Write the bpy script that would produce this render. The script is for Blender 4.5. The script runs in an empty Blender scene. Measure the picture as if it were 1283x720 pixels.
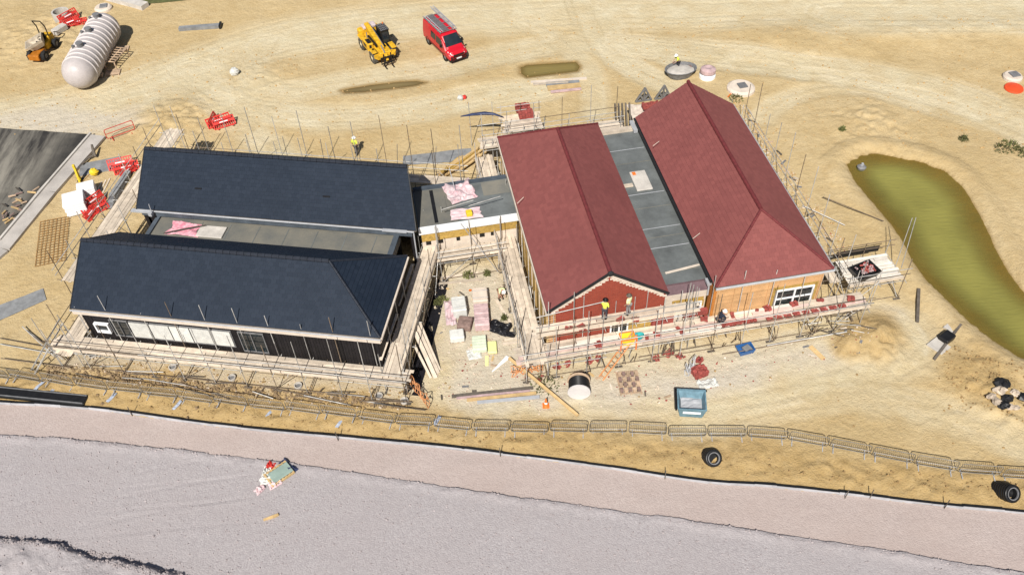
import bpy, math, random
import numpy as np
from mathutils import Matrix, Vector
rnd = random.Random(7)
SC = bpy.context.scene
COL = SC.collection
R = math.radians
# ---------------------------------------------------------------- camera
FPX, PITCH, ROLL, HC = 1108.1, 0.8111, -0.0499, 45.0
sp, cp = math.sin(PITCH), math.cos(PITCH)
FW = Vector((0, cp, -sp)); r0 = Vector((1, 0, 0)); u0 = Vector((0, sp, cp))
RT = r0 * math.cos(ROLL) + u0 * math.sin(ROLL)
UP = u0 * math.cos(ROLL) - r0 * math.sin(ROLL)
cam = bpy.data.cameras.new('camera'); cam_o = bpy.data.objects.new('camera', cam); COL.objects.link(cam_o)
cam.sensor_width = 36; cam.lens = FPX / 1283 * 36; cam.clip_start = .5; cam.clip_end = 4000
mw = Matrix.Identity(4)
for i in range(3):
    mw[i][0] = RT[i]; mw[i][1] = UP[i]; mw[i][2] = -FW[i]
mw[2][3] = HC
cam_o.matrix_world = mw
SC.camera = cam_o
# ---------------------------------------------------------------- sun, sky, exposure
SUN_EL, SUN_AZ = R(48), R(191.5)          # azimuth clockwise from +Y
world = bpy.data.worlds.new('World'); SC.world = world; world.use_nodes = True
wn = world.node_tree.nodes; wl = world.node_tree.links
sky = wn.new('ShaderNodeTexSky'); sky.sky_type = 'NISHITA'; sky.sun_disc = False
sky.sun_elevation = SUN_EL; sky.sun_rotation = SUN_AZ; sky.air_density = 1.0; sky.dust_density = 1.5
wn['Background'].inputs[1].default_value = 0.055
wl.new(sky.outputs[0], wn['Background'].inputs[0])
sd = Vector((math.sin(SUN_AZ) * math.cos(SUN_EL), math.cos(SUN_AZ) * math.cos(SUN_EL), math.sin(SUN_EL)))
sun = bpy.data.lights.new('sun', 'SUN'); sun.energy = 5.0; sun.angle = R(.55); sun.color = (1, .955, .88)
so = bpy.data.objects.new('sun', sun); COL.objects.link(so)
so.rotation_euler = sd.to_track_quat('Z', 'Y').to_euler(); so.location = sd * 120
SC.view_settings.view_transform = 'Standard'; SC.view_settings.look = 'None'
SC.view_settings.exposure = 0.3; SC.view_settings.gamma = 1

def G(x, y, z=0.0):                      # photo pixel -> point at height z
    d = FW + RT * ((x - 641.5) / FPX) - UP * ((y - 360) / FPX)
    t = (z - HC) / d.z
    return Vector((d.x * t, d.y * t, z))
# ---------------------------------------------------------------- noise / terrain
_rs = np.random.RandomState(3); _tab = _rs.rand(8, 257, 257)
for k in range(8):
    _tab[k, 256, :] = _tab[k, 0, :]; _tab[k, :, 256] = _tab[k, :, 0]
def vn(x, y, s=0):
    x = np.asarray(x, float) + 1000.37 * (s + 1); y = np.asarray(y, float) + 517.7 * (s + 1)
    xi = np.floor(x).astype(int); yi = np.floor(y).astype(int); fx = x - xi; fy = y - yi
    fx = fx * fx * (3 - 2 * fx); fy = fy * fy * (3 - 2 * fy); xi %= 256; yi %= 256
    t = _tab[s % 8]
    return (t[xi, yi] * (1 - fx) + t[xi + 1, yi] * fx) * (1 - fy) + (t[xi, yi + 1] * (1 - fx) + t[xi + 1, yi + 1] * fx) * fy
def fbm(x, y, o=4, s=0, g=.5):
    a, r, n = 1.0, 0, 0
    for k in range(o):
        r = r + a * vn(np.asarray(x) * 2 ** k, np.asarray(y) * 2 ** k, s + k); n += a; a *= g
    return r / n - .5
def pxs(l, z=0): return [tuple(G(x, y, z)[:2]) for x, y in l]
def dline(x, y, pts):
    d = np.full(np.shape(x), 1e9)
    for (ax, ay), (bx, by) in zip(pts[:-1], pts[1:]):
        vx, vy = bx - ax, by - ay; t = np.clip(((x - ax) * vx + (y - ay) * vy) / (vx * vx + vy * vy + 1e-9), 0, 1)
        d = np.minimum(d, np.hypot(x - ax - t * vx, y - ay - t * vy))
    return d
def inside(x, y, pts):
    c = np.zeros(np.shape(x), bool); n = len(pts)
    for i in range(n):
        ax, ay = pts[i]; bx, by = pts[i - 1]
        c ^= ((ay > y) != (by > y)) & (x < (bx - ax) * (y - ay) / (by - ay + 1e-12) + ax)
    return c
def sdist(x, y, pts):                    # positive inside
    d = dline(x, y, list(pts) + [pts[0]])
    return np.where(inside(x, y, pts), d, -d)
def ss(a, b, t):
    t = np.clip((t - a) / (b - a), 0, 1); return t * t * (3 - 2 * t)
def smooth(pts, n=3):                    # Chaikin
    pts = list(pts)
    for _ in range(n):
        q = [pts[0]]
        for a, b in zip(pts[:-1], pts[1:]):
            q += [(a[0] * .75 + b[0] * .25, a[1] * .75 + b[1] * .25), (a[0] * .25 + b[0] * .75, a[1] * .25 + b[1] * .75)]
        pts = q + [pts[-1]]
    return pts
POND = pxs([(1063, 207), (1070, 198), (1086, 193), (1112, 193), (1142, 199), (1170, 207), (1192, 218), (1207, 234), (1222, 258), (1236, 287), (1250, 322), (1267, 347), (1290, 370), (1340, 400), (1350, 470), (1290, 452), (1250, 427), (1215, 402), (1190, 377), (1165, 352), (1145, 326), (1125, 292), (1109, 270), (1090, 248), (1074, 227)])
POND = smooth(POND + [POND[0]], 2)[:-1]
PUD = [pxs(l) for l in ([(652, 84), (660, 81), (690, 79), (722, 77), (727, 83), (724, 89), (690, 93), (660, 97), (653, 92)],
                        [(427, 113), (440, 110), (465, 106), (500, 102), (522, 101), (534, 103), (520, 107), (490, 111), (455, 115), (432, 116)])]
EDGE = pxs([(-160, 496), (0, 506), (60, 508), (130, 514), (170, 520), (250, 531), (320, 539), (420, 548), (530, 558), (600, 566), (640, 571), (720, 581), (780, 589), (850, 600), (900, 606), (960, 609), (1010, 614), (1065, 620), (1130, 628), (1180, 634), (1283, 643), (1440, 662)])
TOE = pxs([(-160, 534), (0, 541), (60, 543), (130, 549), (220, 558), (320, 569), (400, 580), (480, 593), (560, 604), (640, 616), (700, 624), (780, 636), (860, 646), (960, 661), (1040, 673), (1100, 682), (1200, 699), (1283, 711), (1440, 735)])
def yline(x, pts):
    a = np.array(pts); return np.interp(x, a[:, 0], a[:, 1])
TR = [([(-60, 165), (60, 140), (150, 125), (240, 85), (330, 52), (450, 30), (640, 18), (800, 12), (1000, 10)], 4.2, .9),
      ([(240, 85), (275, 115), (330, 140), (430, 150), (520, 140), (600, 120), (680, 112)], 2.2, .9),
      ([(150, 125), (210, 110), (270, 125), (320, 170), (360, 195)], 1.6, .7),
      ([(330, 52), (300, 90), (350, 120), (440, 100), (560, 85), (660, 60), (760, 50), (900, 70)], 2.0, .8),
      ([(725, -10), (735, 30), (755, 60), (800, 90), (850, 115)], 1.7, .9),
      ([(745, -10), (760, 30), (775, 55)], 1.4, .8),
      ([(640, 18), (720, 60), (742, 100), (745, 140)], 1.5, .7),
      ([(800, 58), (900, 66), (1000, 82), (1100, 95), (1180, 112), (1283, 150), (1330, 170)], 2.4, .8),
      ([(840, 75), (960, 86), (1060, 98), (1140, 115), (1240, 150), (1330, 195)], 1.3, .9),
      ([(955, 150), (975, 128), (1010, 115), (1060, 110), (1130, 122), (1230, 155)], 1.3, .55),
      ([(1040, 18), (1283, 17), (1400, 18)], 4.4, 1.0),
      ([(540, 500), (640, 480), (760, 470), (860, 480), (960, 470), (1060, 440), (1110, 420)], 3.6, .85),
      ([(560, 350), (590, 400), (600, 470), (570, 505)], 4.2, .75),
      ([(860, 530), (980, 505), (1100, 490), (1190, 520), (1290, 560)], 1.6, .5)]
TR = [(smooth(pxs(l), 2), w, a) for l, w, a in TR]
HUMP = [((1092, 422), 2.0, .75), ((1066, 432), 1.3, .3), ((215, 150), 4.5, .5), ((60, 40), 6, .4), ((1085, 150), 3.6, .35), ((1230, 470), 3.5, .35), ((1250, 500), 2.2, .3), ((330, 95), 3.5, .22), ((110, 470), 2.0, .2)]
HUMP = [(G(*p), r, h) for p, r, h in HUMP]
BERM = smooth(pxs([(950, 48), (1060, 45), (1160, 42), (1283, 40), (1400, 40)]), 2)
def ground(x, y, full=False):
    x = np.asarray(x, float); y = np.asarray(y, float)
    yard = np.maximum(ss(5, 0, dline(x, y, [(-26, 46), (20, 42)])), ss(14, 8, np.hypot((x + 0) * .45, y - 46)))
    n1 = fbm(x * .07, y * .07, 3, 1); n2 = fbm(x * .45, y * .45, 4, 2); n3 = fbm(x * 1.9 + n2 * 2, y * 1.9, 3, 4)
    z = n1 * .5 * (1 - yard * .8) + n2 * .13 * (1 - yard * .4) + n3 * .034
    pale = np.zeros_like(z)
    for pts, w, a in TR:
        d = dline(x + n2 * .6, y + n2 * .6, pts); m = ss(w * 1.25, w * .45, d)
        pale = np.maximum(pale, m * a)
        z = z * (1 - .55 * m) - m * .03
        for rr in (.55, .8, .3):
            z = z - .022 * np.exp(-((d - w * rr) / .22) ** 2) * (.4 + 1.2 * vn(x * .3, y * .3, 3)) + .012 * np.exp(-((d - w * rr - .36) / .16) ** 2)
    for p, r, h in HUMP:
        d = np.hypot(x - p.x + n2 * 1.5, y - p.y + n3) / r
        z = z + h * np.exp(-d * d * 1.6) * (1 + n3 * 1.2)
    db = dline(x, y, BERM); z = z + .28 * ss(4.5, .3, db) * (1 + n2)
    sdp = sdist(x + n2 * .5, y + n3 * .7, POND)
    z = np.where(sdp > -2, z * ss(0, -2, sdp) + .05 * ss(0, -1, sdp), z)
    z = z + .22 * np.exp(-((sdp + 1.1) / .7) ** 2) - ss(-.35, 2.6, sdp) * .95 - .1 * ss(-.5, .0, sdp)
    wet = ss(-.22 + n3 * .3, .02, sdp)
    for p in PUD:
        s2 = sdist(x, y, p); z = np.where(s2 > -.7, z * ss(-.1, -.7, s2), z) - .12 * ss(-.4, .5, s2); wet = np.maximum(wet, ss(-.5, .05, s2))
    # bank beside the gravel: rougher, drops below the stone
    de = y - yline(x, EDGE)
    z = z + .08 * ss(.2, 1.0, de) * ss(3.5, 1.6, de) * (1 + n3 * 4)
    z = np.where(de < 0, np.minimum(z, .02) - ss(0, -.5, de) * 1.6, z)
    if full:
        rut = np.zeros_like(z); k_ = 0
        for pts, w, a in TR:
            d0 = dline(x + n2 * .4, y + n2 * .4, pts)
            for o_ in (.12, .33, .52, .71, .9):
                k_ += 1; d = d0 + .5 * (vn(x * .10, y * .10, k_) - .5)
                rut = np.maximum(rut, a * np.exp(-((d - w * o_) / .15) ** 2) * ss(.35, .75, vn(x * .11 + k_ * 7, y * .11, k_)) * (1 if k_ % 2 else .6))
        return z, np.clip(pale + n2 * .5 * (pale > .02), 0, 1), wet, de, rut
    return z
def zat(x, y): return float(ground(np.array([x]), np.array([y]))[0])
def P(x, y, dz=0.0):                     # pixel -> point standing on the ground
    g = G(x, y); z = zat(g.x, g.y); g = G(x, y, z); g.z = zat(g.x, g.y) + dz; return g
# ---------------------------------------------------------------- materials
MATS = {}
def mat(name, col, rough=.75, var=.25, sc=1.5, bump=.2, bsc=18, rv=.12, metal=0, col2=None, spec=.3, strx=1.0):
    m = bpy.data.materials.new(name); m.use_nodes = True; nt = m.node_tree; N = nt.nodes; L = nt.links
    b = N['Principled BSDF']; b.inputs['Roughness'].default_value = rough; b.inputs['Metallic'].default_value = metal
    b.inputs['Specular IOR Level'].default_value = spec
    g = N.new('ShaderNodeNewGeometry'); n = N.new('ShaderNodeTexNoise'); n.inputs['Scale'].default_value = sc; n.inputs['Detail'].default_value = 7; n.inputs['Roughness'].default_value = .65
    L.new(g.outputs['Position'], n.inputs['Vector'])
    r = N.new('ShaderNodeMapRange'); r.inputs['From Min'].default_value = .3; r.inputs['From Max'].default_value = .7
    L.new(n.outputs['Fac'], r.inputs['Value'])
    mx = N.new('ShaderNodeMix'); mx.data_type = 'RGBA'
    c2 = col2 or [min(1, c * (1 + var)) for c in col]; c1 = [c * (1 - var) for c in col] if not col2 else col
    mx.inputs['A'].default_value = (*c1, 1); mx.inputs['B'].default_value = (*c2, 1)
    L.new(r.outputs[0], mx.inputs['Factor'])
    oi = N.new('ShaderNodeObjectInfo'); r2 = N.new('ShaderNodeMapRange'); r2.inputs['To Min'].default_value = 1 - rv; r2.inputs['To Max'].default_value = 1 + rv
    L.new(oi.outputs['Random'], r2.inputs['Value'])
    h = N.new('ShaderNodeHueSaturation'); L.new(r2.outputs[0], h.inputs['Value']); L.new(mx.outputs['Result'], h.inputs['Color'])
    L.new(h.outputs[0], b.inputs['Base Color'])
    if bump:
        n2 = N.new('ShaderNodeTexNoise'); n2.inputs['Scale'].default_value = bsc; n2.inputs['Detail'].default_value = 4
        L.new(g.outputs['Position'], n2.inputs['Vector'])
        bp = N.new('ShaderNodeBump'); bp.inputs['Strength'].default_value = bump; bp.inputs['Distance'].default_value = .05
        L.new(n2.outputs['Fac'], bp.inputs['Height']); L.new(bp.outputs[0], b.inputs['Normal'])
    MATS[name] = m; return m
def nodes(m): return m.node_tree.nodes, m.node_tree.links
STEEL = mat('galvanised steel', (.44, .43, .41), .5, .35, 2.5, .0, rv=.3, metal=.25)
DSTEEL = mat('weathered barrier steel', (.20, .18, .15), .55, .35, 3, .0, rv=.2, metal=.2)
RUST = mat('rusty tube', (.16, .12, .085), .7, .4, 3, .1, rv=.3)
BOARD = mat('scaffold board', (.53, .45, .36), .85, .22, 2.2, .25, 22, rv=.22)
PINKB = mat('brick dusted board', (.56, .42, .37), .85, .2, 2.2, .2, 22, rv=.15)
WBOARD = mat('bleached board', (.66, .61, .54), .85, .15, 2.2, .2, 22, rv=.12)
OLDORG = mat('faded orange', (.50, .22, .09), .7, .3, 3, .1, rv=.2)
TIMBER = mat('new timber', (.50, .35, .17), .8, .2, 2.5, .2, 20, rv=.18)
PALLET = mat('pallet wood', (.44, .32, .22), .85, .25, 3, .2, 20, rv=.2)
DARKW = mat('dark timber', (.10, .085, .07), .85, .3, 3, .2, 20, rv=.3)
OSB = mat('osb sheathing', (.40, .26, .07), .8, .3, 5, .1, 40, rv=.1)
CREAM = mat('cream boarding', (.58, .50, .42), .7, .12, 2, .1, rv=.08)
WHITE = mat('white frame', (.74, .75, .76), .5, .08, 2, 0, rv=.05)
BLACKC = mat('black cladding', (.010, .0085, .010), .7, .35, 2, .1, rv=.25)
GLASS = mat('window glass', (.012, .018, .022), .06, .5, .8, 0, rv=.3, spec=.6)
LEAD = mat('grey roofing felt', (.115, .125, .125), .75, .3, .7, .15, 9, rv=.1)
LEADB = mat('flashing', (.07, .085, .105), .55, .3, 1.2, .1, 9, rv=.1)
FELTS = mat('dusty felt', (.11, .115, .11), .85, .3, .5, .15, 8, rv=.1, col2=(.20, .185, .15))
GUTW = mat('gutter', (.36, .37, .39), .4, .12, 2, 0, rv=.05)
GUTB = mat('black gutter', (.02, .02, .022), .4, .2, 2, 0)
REDP = mat('red plastic', (.50, .035, .028), .45, .2, 2, 0, rv=.15)
ORG = mat('orange plastic', (.62, .16, .03), .5, .2, 2, .1, rv=.15)
YEL = mat('yellow plastic', (.68, .50, .03), .5, .15, 2, .1, rv=.1)
YELM = mat('machine yellow', (.58, .33, .02), .5, .4, 3.5, .05, rv=.04)
ORGM = mat('dumper orange', (.34, .12, .012), .45, .3, 3, .05, rv=.05)
VANR = mat('van red', (.50, .010, .022), .25, .08, .6, 0, rv=0, spec=.5)
DUSTR = mat('dusty rubber', (.085, .08, .07), .9, .3, 4, .2, 40)
RUB = mat('rubber', (.018, .018, .019), .85, .3, 4, .2, 40, rv=.1)
BLKP = mat('black plastic', (.012, .012, .013), .4, .3, 3, 0, rv=.1)
GREYP = mat('grey metal', (.16, .16, .165), .5, .3, 3, .05, rv=.1)
CONC = mat('concrete', (.46, .43, .39), .85, .2, 1.4, .25, 14, rv=.1)
TANKM = mat('tank grp', (.44, .40, .39), .42, .16, 1.2, .05, 6, rv=0)
WRAP = mat('white wrap', (.56, .56, .53), .4, .15, 3, .35, 7, rv=.1)
PINKW = mat('pink wrap', (.50, .36, .36), .4, .25, 3, .35, 7, rv=.15)
PINKF = mat('pink film', (.54, .33, .36), .35, .3, 2.0, .3, 6, rv=.1, col2=(.66, .58, .58))
GREENW = mat('pale green slab', (.55, .60, .47), .6, .12, 3, .1, rv=.1)
LIME = mat('lime board', (.66, .67, .30), .6, .12, 3, .1, rv=.05)
BRICKR = mat('red brick', (.28, .065, .055), .85, .3, 4, .2, 30, rv=.3)
BRICKB = mat('brown pack', (.22, .15, .13), .8, .35, 4, .3, 20, rv=.1)
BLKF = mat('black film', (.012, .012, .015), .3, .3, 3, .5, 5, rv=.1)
BLUEM = mat('blue paint', (.12, .21, .26), .5, .3, 3, .1, rv=.05)
BLUEP = mat('blue plastic', (.03, .11, .30), .4, .2, 3, 0)
TEAL = mat('teal plastic', (.05, .35, .36), .45, .2, 3, 0)
NAVYP = mat('navy plastic', (.03, .04, .09), .35, .3, 3, .2, 6)
GEO = mat('geotextile', (.21, .215, .22), .85, .35, 1.2, .3, 7, rv=.1)
SKIN = mat('skin', (.42, .24, .17), .6, .1, 5, 0)
HIVIS = mat('hi vis', (.70, .80, .10), .7, .15, 5, .1, rv=.1)
HIVW = mat('hi vis pale', (.78, .82, .45), .7, .12, 5, .1, rv=.1)
TROUS = mat('dark trousers', (.045, .045, .055), .85, .3, 6, .1, rv=.3)
HELM = mat('white helmet', (.80, .80, .78), .35, .05, 2, 0)
GREEN = mat('weed leaf', (.12, .125, .045), .7, .35, 3, 0, rv=.3)
STONE = mat('rubble', (.40, .33, .26), .9, .4, 5, .2, 20, rv=.2)
SPOIL = mat('clod', (.33, .22, .10), .95, .4, 4, .3, 12, rv=.2)
MEMB = mat('edging face', (.40, .40, .42), .6, .2, 2, .1, rv=.1)
# ---------------------------------------------------------------- object helpers
WM = {}
def tag(o, label=None, cat=None, group=None, kind=None):
    if label: o['label'] = label
    if cat: o['category'] = cat
    if group: o['group'] = group
    if kind: o['kind'] = kind
    return o
def thing(name, loc, label, cat, group=None, rz=0.0):
    o = bpy.data.objects.new(name, None); COL.objects.link(o); o.empty_display_size = .3
    o.location = loc; o.rotation_euler = (0, 0, rz)
    WM[o.name] = Matrix.LocRotScale(Vector(loc), Matrix.Rotation(rz, 3, 'Z').to_quaternion(), None)
    return tag(o, label, cat, group)
def frame(loc, rz=0.0): return Matrix.Translation(Vector(loc)) @ Matrix.Rotation(rz, 4, 'Z')
class B:
    """collects faces in the frame T; everything is stored in world space"""
    def __init__(s, T=None): s.v = []; s.f = []; s.T = T or Matrix.Identity(4); s.rn = None
    def add(s, vs, fs):
        k = len(s.v); s.v += [s.T @ Vector(q) for q in vs]; s.f += [[i + k for i in f] for f in fs]; return s
    def box(s, c, d, rz=0.0, rx=0.0, ry=0.0):
        m = Matrix.Translation(Vector(c)) @ Matrix.Rotation(rz, 4, 'Z') @ Matrix.Rotation(ry, 4, 'Y') @ Matrix.Rotation(rx, 4, 'X')
        x, y, z = d[0] / 2, d[1] / 2, d[2] / 2
        vs = [m @ Vector((a * x, b * y, e * z)) for a in (-1, 1) for b in (-1, 1) for e in (-1, 1)]
        return s.add(vs, [(0, 1, 3, 2), (4, 6, 7, 5), (0, 4, 5, 1), (2, 3, 7, 6), (0, 2, 6, 4), (1, 5, 7, 3)])
    def bbox(s, c, d, bv=.04, rz=0.0):   # box with chamfered vertical and top edges
        x, y, z = d[0] / 2, d[1] / 2, d[2] / 2; m = Matrix.Translation(Vector(c)) @ Matrix.Rotation(rz, 4, 'Z')
        def ring(ix, zz):
            X, Y = x - ix, y - ix; q = bv
            return [m @ Vector(p) for p in ((-X + q, -Y, zz), (X - q, -Y, zz), (X, -Y + q, zz), (X, Y - q, zz), (X - q, Y, zz), (-X + q, Y, zz), (-X, Y - q, zz), (-X, -Y + q, zz))]
        rs = ring(0, -z) + ring(0, z - bv) + ring(bv, z)
        fs = [list(range(7, -1, -1)), list(range(16, 24))]
        for r in (0, 8):
            fs += [(r + i, r + (i + 1) % 8, r + 8 + (i + 1) % 8, r + 8 + i) for i in range(8)]
        return s.add(rs, fs)
    def beam(s, p, q, w, h, up=(0, 0, 1)):
        p, q = Vector(p), Vector(q); d = (q - p).normalized(); sd_ = d.cross(Vector(up))
        if sd_.length < 1e-4: sd_ = d.cross(Vector((0, 1, 0)))
        sd_.normalize(); u = sd_.cross(d); a, b = sd_ * w / 2, u * h / 2
        vs = [p - a - b, p + a - b, p + a + b, p - a + b, q - a - b, q + a - b, q + a + b, q - a + b]
        return s.add(vs, [(0, 1, 2, 3), (7, 6, 5, 4), (0, 4, 5, 1), (1, 5, 6, 2), (2, 6, 7, 3), (3, 7, 4, 0)])
    def tube(s, p, q, r, n=6, r2=None, cap=True):
        p, q = Vector(p), Vector(q); d = (q - p).normalized(); a = d.orthogonal().normalized(); b = d.cross(a); r2 = r if r2 is None else r2
        c = [(math.cos(2 * math.pi * i / n), math.sin(2 * math.pi * i / n)) for i in range(n)]
        vs = [p + (a * x + b * y) * r for x, y in c] + [q + (a * x + b * y) * r2 for x, y in c]
        fs = [(i, (i + 1) % n, n + (i + 1) % n, n + i) for i in range(n)]
        if cap: fs += [list(range(n - 1, -1, -1)), list(range(n, 2 * n))]
        return s.add(vs, fs)
    def path(s, pts, r, n=6):
        for a, b in zip(pts[:-1], pts[1:]): s.tube(a, b, r, n)
        return s
    def lathe(s, prof, n=16, M=None, arc=1.0):  # prof: (r, z)
        M = M or Matrix.Identity(4); vs = []; fs = []; k = len(prof)
        for i in range(n):
            a = 2 * math.pi * arc * i / n
            vs += [M @ Vector((r * math.cos(a), r * math.sin(a), z)) for r, z in prof]
        for i in range(n):
            j = (i + 1) % n
            fs += [(i * k + t, j * k + t, j * k + t + 1, i * k + t + 1) for t in range(k - 1)]
        return s.add(vs, fs)
    def prism(s, poly, z0, z1, M=None):
        M = M or Matrix.Identity(4); n = len(poly)
        ar = sum(poly[i - 1][0] * poly[i][1] - poly[i][0] * poly[i - 1][1] for i in range(n))
        if ar < 0: poly = list(reversed(poly))
        vs = [M @ Vector((x, y, z0)) for x, y in poly] + [M @ Vector((x, y, z1)) for x, y in poly]
        return s.add(vs, [list(range(n - 1, -1, -1)), list(range(n, 2 * n))] + [(i, (i + 1) % n, n + (i + 1) % n, n + i) for i in range(n)])
    def loft(s, rings, cap=True):
        n = len(rings[0]); vs = [p for r in rings for p in r]; fs = []
        for k in range(len(rings) - 1):
            fs += [(k * n + i, k * n + (i + 1) % n, (k + 1) * n + (i + 1) % n, (k + 1) * n + i) for i in range(n)]
        if cap: fs += [list(range(n - 1, -1, -1)), list(range((len(rings) - 1) * n, len(rings) * n))]
        return s.add(vs, fs)
    def lump(s, c, r, seed=0, n=7, m=5, rough=.3):
        q = random.Random(seed); vs = []; fs = []
        for j in range(m + 1):
            t = math.pi * j / m
            for i in range(n):
                a = 2 * math.pi * i / n + j * .3; k = 1 + q.uniform(-rough, rough)
                vs.append((c[0] + r[0] * k * math.sin(t) * math.cos(a), c[1] + r[1] * k * math.sin(t) * math.sin(a), c[2] + r[2] * k * math.cos(t)))
        for j in range(m):
            fs += [(j * n + i, (j + 1) * n + i, (j + 1) * n + (i + 1) % n, j * n + (i + 1) % n) for i in range(n)]
        return s.add(vs, fs)
    def sheet(s, c, sx, sy, rz=0, amp=.1, n=12, seed=1, fr=3.0, edge=.12, base=.03):   # crumpled sheet resting at c
        q = np.random.RandomState(seed); o = q.rand() * 50; vs = []; fs = []; ca, sa = math.cos(rz), math.sin(rz)
        for j in range(n + 1):
            for i in range(n + 1):
                u, v = i / n - .5, j / n - .5
                w = 1 + edge * 2 * float(fbm(u * 3 + o, v * 3, 2, 5))
                x, y = u * sx * w, v * sy * w
                h = abs(float(fbm(u * fr + o, v * fr + o, 3, 3))) * 2 * amp * 2
                if i in (0, n) or j in (0, n): h *= .15
                vs.append((c[0] + x * ca - y * sa, c[1] + x * sa + y * ca, c[2] + base + h))
        fs = [(j * (n + 1) + i, j * (n + 1) + i + 1, (j + 1) * (n + 1) + i + 1, (j + 1) * (n + 1) + i) for j in range(n) for i in range(n)]
        return s.add(vs, fs)
    def obj(s, name, m, parent=None, smooth=False, loc=None):
        me = bpy.data.meshes.new(name)
        W = WM[parent.name] if parent else (Matrix.Translation(Vector(loc)) if loc is not None else Matrix.Identity(4))
        Wi = W.inverted(); me.from_pydata([Wi @ q for q in s.v], [], s.f); me.update()
        if s.rn is not None:
            at = me.attributes.new('rnd', 'FLOAT', 'FACE'); at.data.foreach_set('value', s.rn)
        me.materials.append(m)
        if smooth: me.polygons.foreach_set('use_smooth', [True] * len(me.polygons))
        o = bpy.data.objects.new(name, me); COL.objects.link(o)
        if parent: o.parent = parent
        elif loc is not None: o.location = loc
        WM[o.name] = W; return o
def one(b, name, m, loc, label, cat, group=None, smooth=False, kind=None):
    return tag(b.obj(name, m, None, smooth, loc), label, cat, group, kind)
UNIT = {}
def unit(shape, m):
    k = (shape, m.name)
    if k not in UNIT:
        b = B()
        if shape == 'rod': b.tube((0, 0, 0), (0, 0, 1), 1, 6)
        else: b.box((0, 0, .5), (1, 1, 1))
        me = bpy.data.meshes.new(shape); me.from_pydata(b.v, [], b.f); me.materials.append(m)
        if shape == 'rod':
            me.polygons.foreach_set('use_smooth', [len(p.vertices) == 4 for p in me.polygons])
        UNIT[k] = me
    return UNIT[k]
def piece(shape, name, p, q, w, h, m, parent, up=(0, 0, 1)):  # p, q in world space
    o = bpy.data.objects.new(name, unit(shape, m)); COL.objects.link(o)
    p, q = Vector(p), Vector(q); d = q - p; z = d.normalized(); x = z.cross(Vector(up))
    if x.length < 1e-3: x = z.cross(Vector((0, 1, 0)))
    x.normalize(); y = z.cross(x)
    M = Matrix.Identity(4)
    for i in range(3):
        M[i][0] = x[i] * w; M[i][1] = y[i] * h; M[i][2] = d[i]; M[i][3] = p[i]
    if parent:
        o.parent = parent; o.matrix_local = WM[parent.name].inverted() @ M
    else: o.matrix_local = M
    WM[o.name] = M
    return o
def rod(name, p, q, r, m, parent): return piece('rod', name, p, q, r, r, m, parent)
def plank(name, p, q, w, h, m, parent, up=(0, 0, 1)): return piece('bar', name, p, q, w, h, m, parent, up)
def kids(o): return list(o.children)
def copy_tree(o, parent=None):
    c = o.copy(); COL.objects.link(c)
    if parent: c.parent = parent; c.matrix_local = o.matrix_local.copy()
    for ch in kids(o): copy_tree(ch, c)
    return c
def place(root, loc, rz=0.0, label=None, sc=1.0, rx=0.0, ry=0.0):
    c = copy_tree(root); c.location = loc; c.rotation_euler = (rx, ry, rz); c.scale = (sc, sc, sc)
    if label: c['label'] = label
    return c
def bar(name, p, q, w, h, m, label, cat, group=None):   # single loose plank as a thing, origin at its middle
    p, q = Vector(p), Vector(q); b = B(); b.beam(p, q, w, h); return one(b, name, m, (p + q) / 2, label, cat, group)
# ---------------------------------------------------------------- setting: sand, gravel, water
def grid_obj(name, X, Y, Z, m, attrs=None, keep=None, smooth=True):
    ny, nx = X.shape
    co = np.stack([X, Y, Z], -1).reshape(-1, 3).astype(np.float32)
    idx = np.arange(nx * ny).reshape(ny, nx)
    q = np.stack([idx[:-1, :-1], idx[:-1, 1:], idx[1:, 1:], idx[1:, :-1]], -1).reshape(-1, 4)
    if keep is not None:
        kq = keep[:-1, :-1] | keep[:-1, 1:] | keep[1:, 1:] | keep[1:, :-1]; q = q[kq.reshape(-1)]
        used = np.unique(q); mp = np.full(nx * ny, -1); mp[used] = np.arange(len(used)); q = mp[q]; co = co[used]
    else: used = np.arange(nx * ny)
    me = bpy.data.meshes.new(name); me.vertices.add(len(co)); me.vertices.foreach_set('co', co.ravel())
    me.loops.add(q.size); me.loops.foreach_set('vertex_index', q.ravel().astype(np.int32))
    me.polygons.add(len(q)); me.polygons.foreach_set('loop_start', np.arange(0, q.size, 4, dtype=np.int32)); me.polygons.foreach_set('loop_total', np.full(len(q), 4, np.int32))
    me.polygons.foreach_set('use_smooth', np.full(len(q), smooth)); me.update(calc_edges=True)
    for k, a in (attrs or {}).items():
        at = me.attributes.new(k, 'FLOAT', 'POINT'); at.data.foreach_set('value', np.asarray(a, np.float32).reshape(-1)[used])
    me.materials.append(m); o = bpy.data.objects.new(name, me); COL.objects.link(o); o['kind'] = 'structure'; WM[o.name] = Matrix.Identity(4); return o
def attr(N, nm):
    a = N.new('ShaderNodeAttribute'); a.attribute_name = nm; return a.outputs['Fac']
def mixc(N, L, f, a, b):
    x = N.new('ShaderNodeMix'); x.data_type = 'RGBA'
    for s, v in (('A', a), ('B', b)):
        if isinstance(v, tuple): x.inputs[s].default_value = (*v, 1)
        else: L.new(v, x.inputs[s])
    if isinstance(f, float): x.inputs['Factor'].default_value = f
    else: L.new(f, x.inputs['Factor'])
    return x.outputs['Result']
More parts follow.
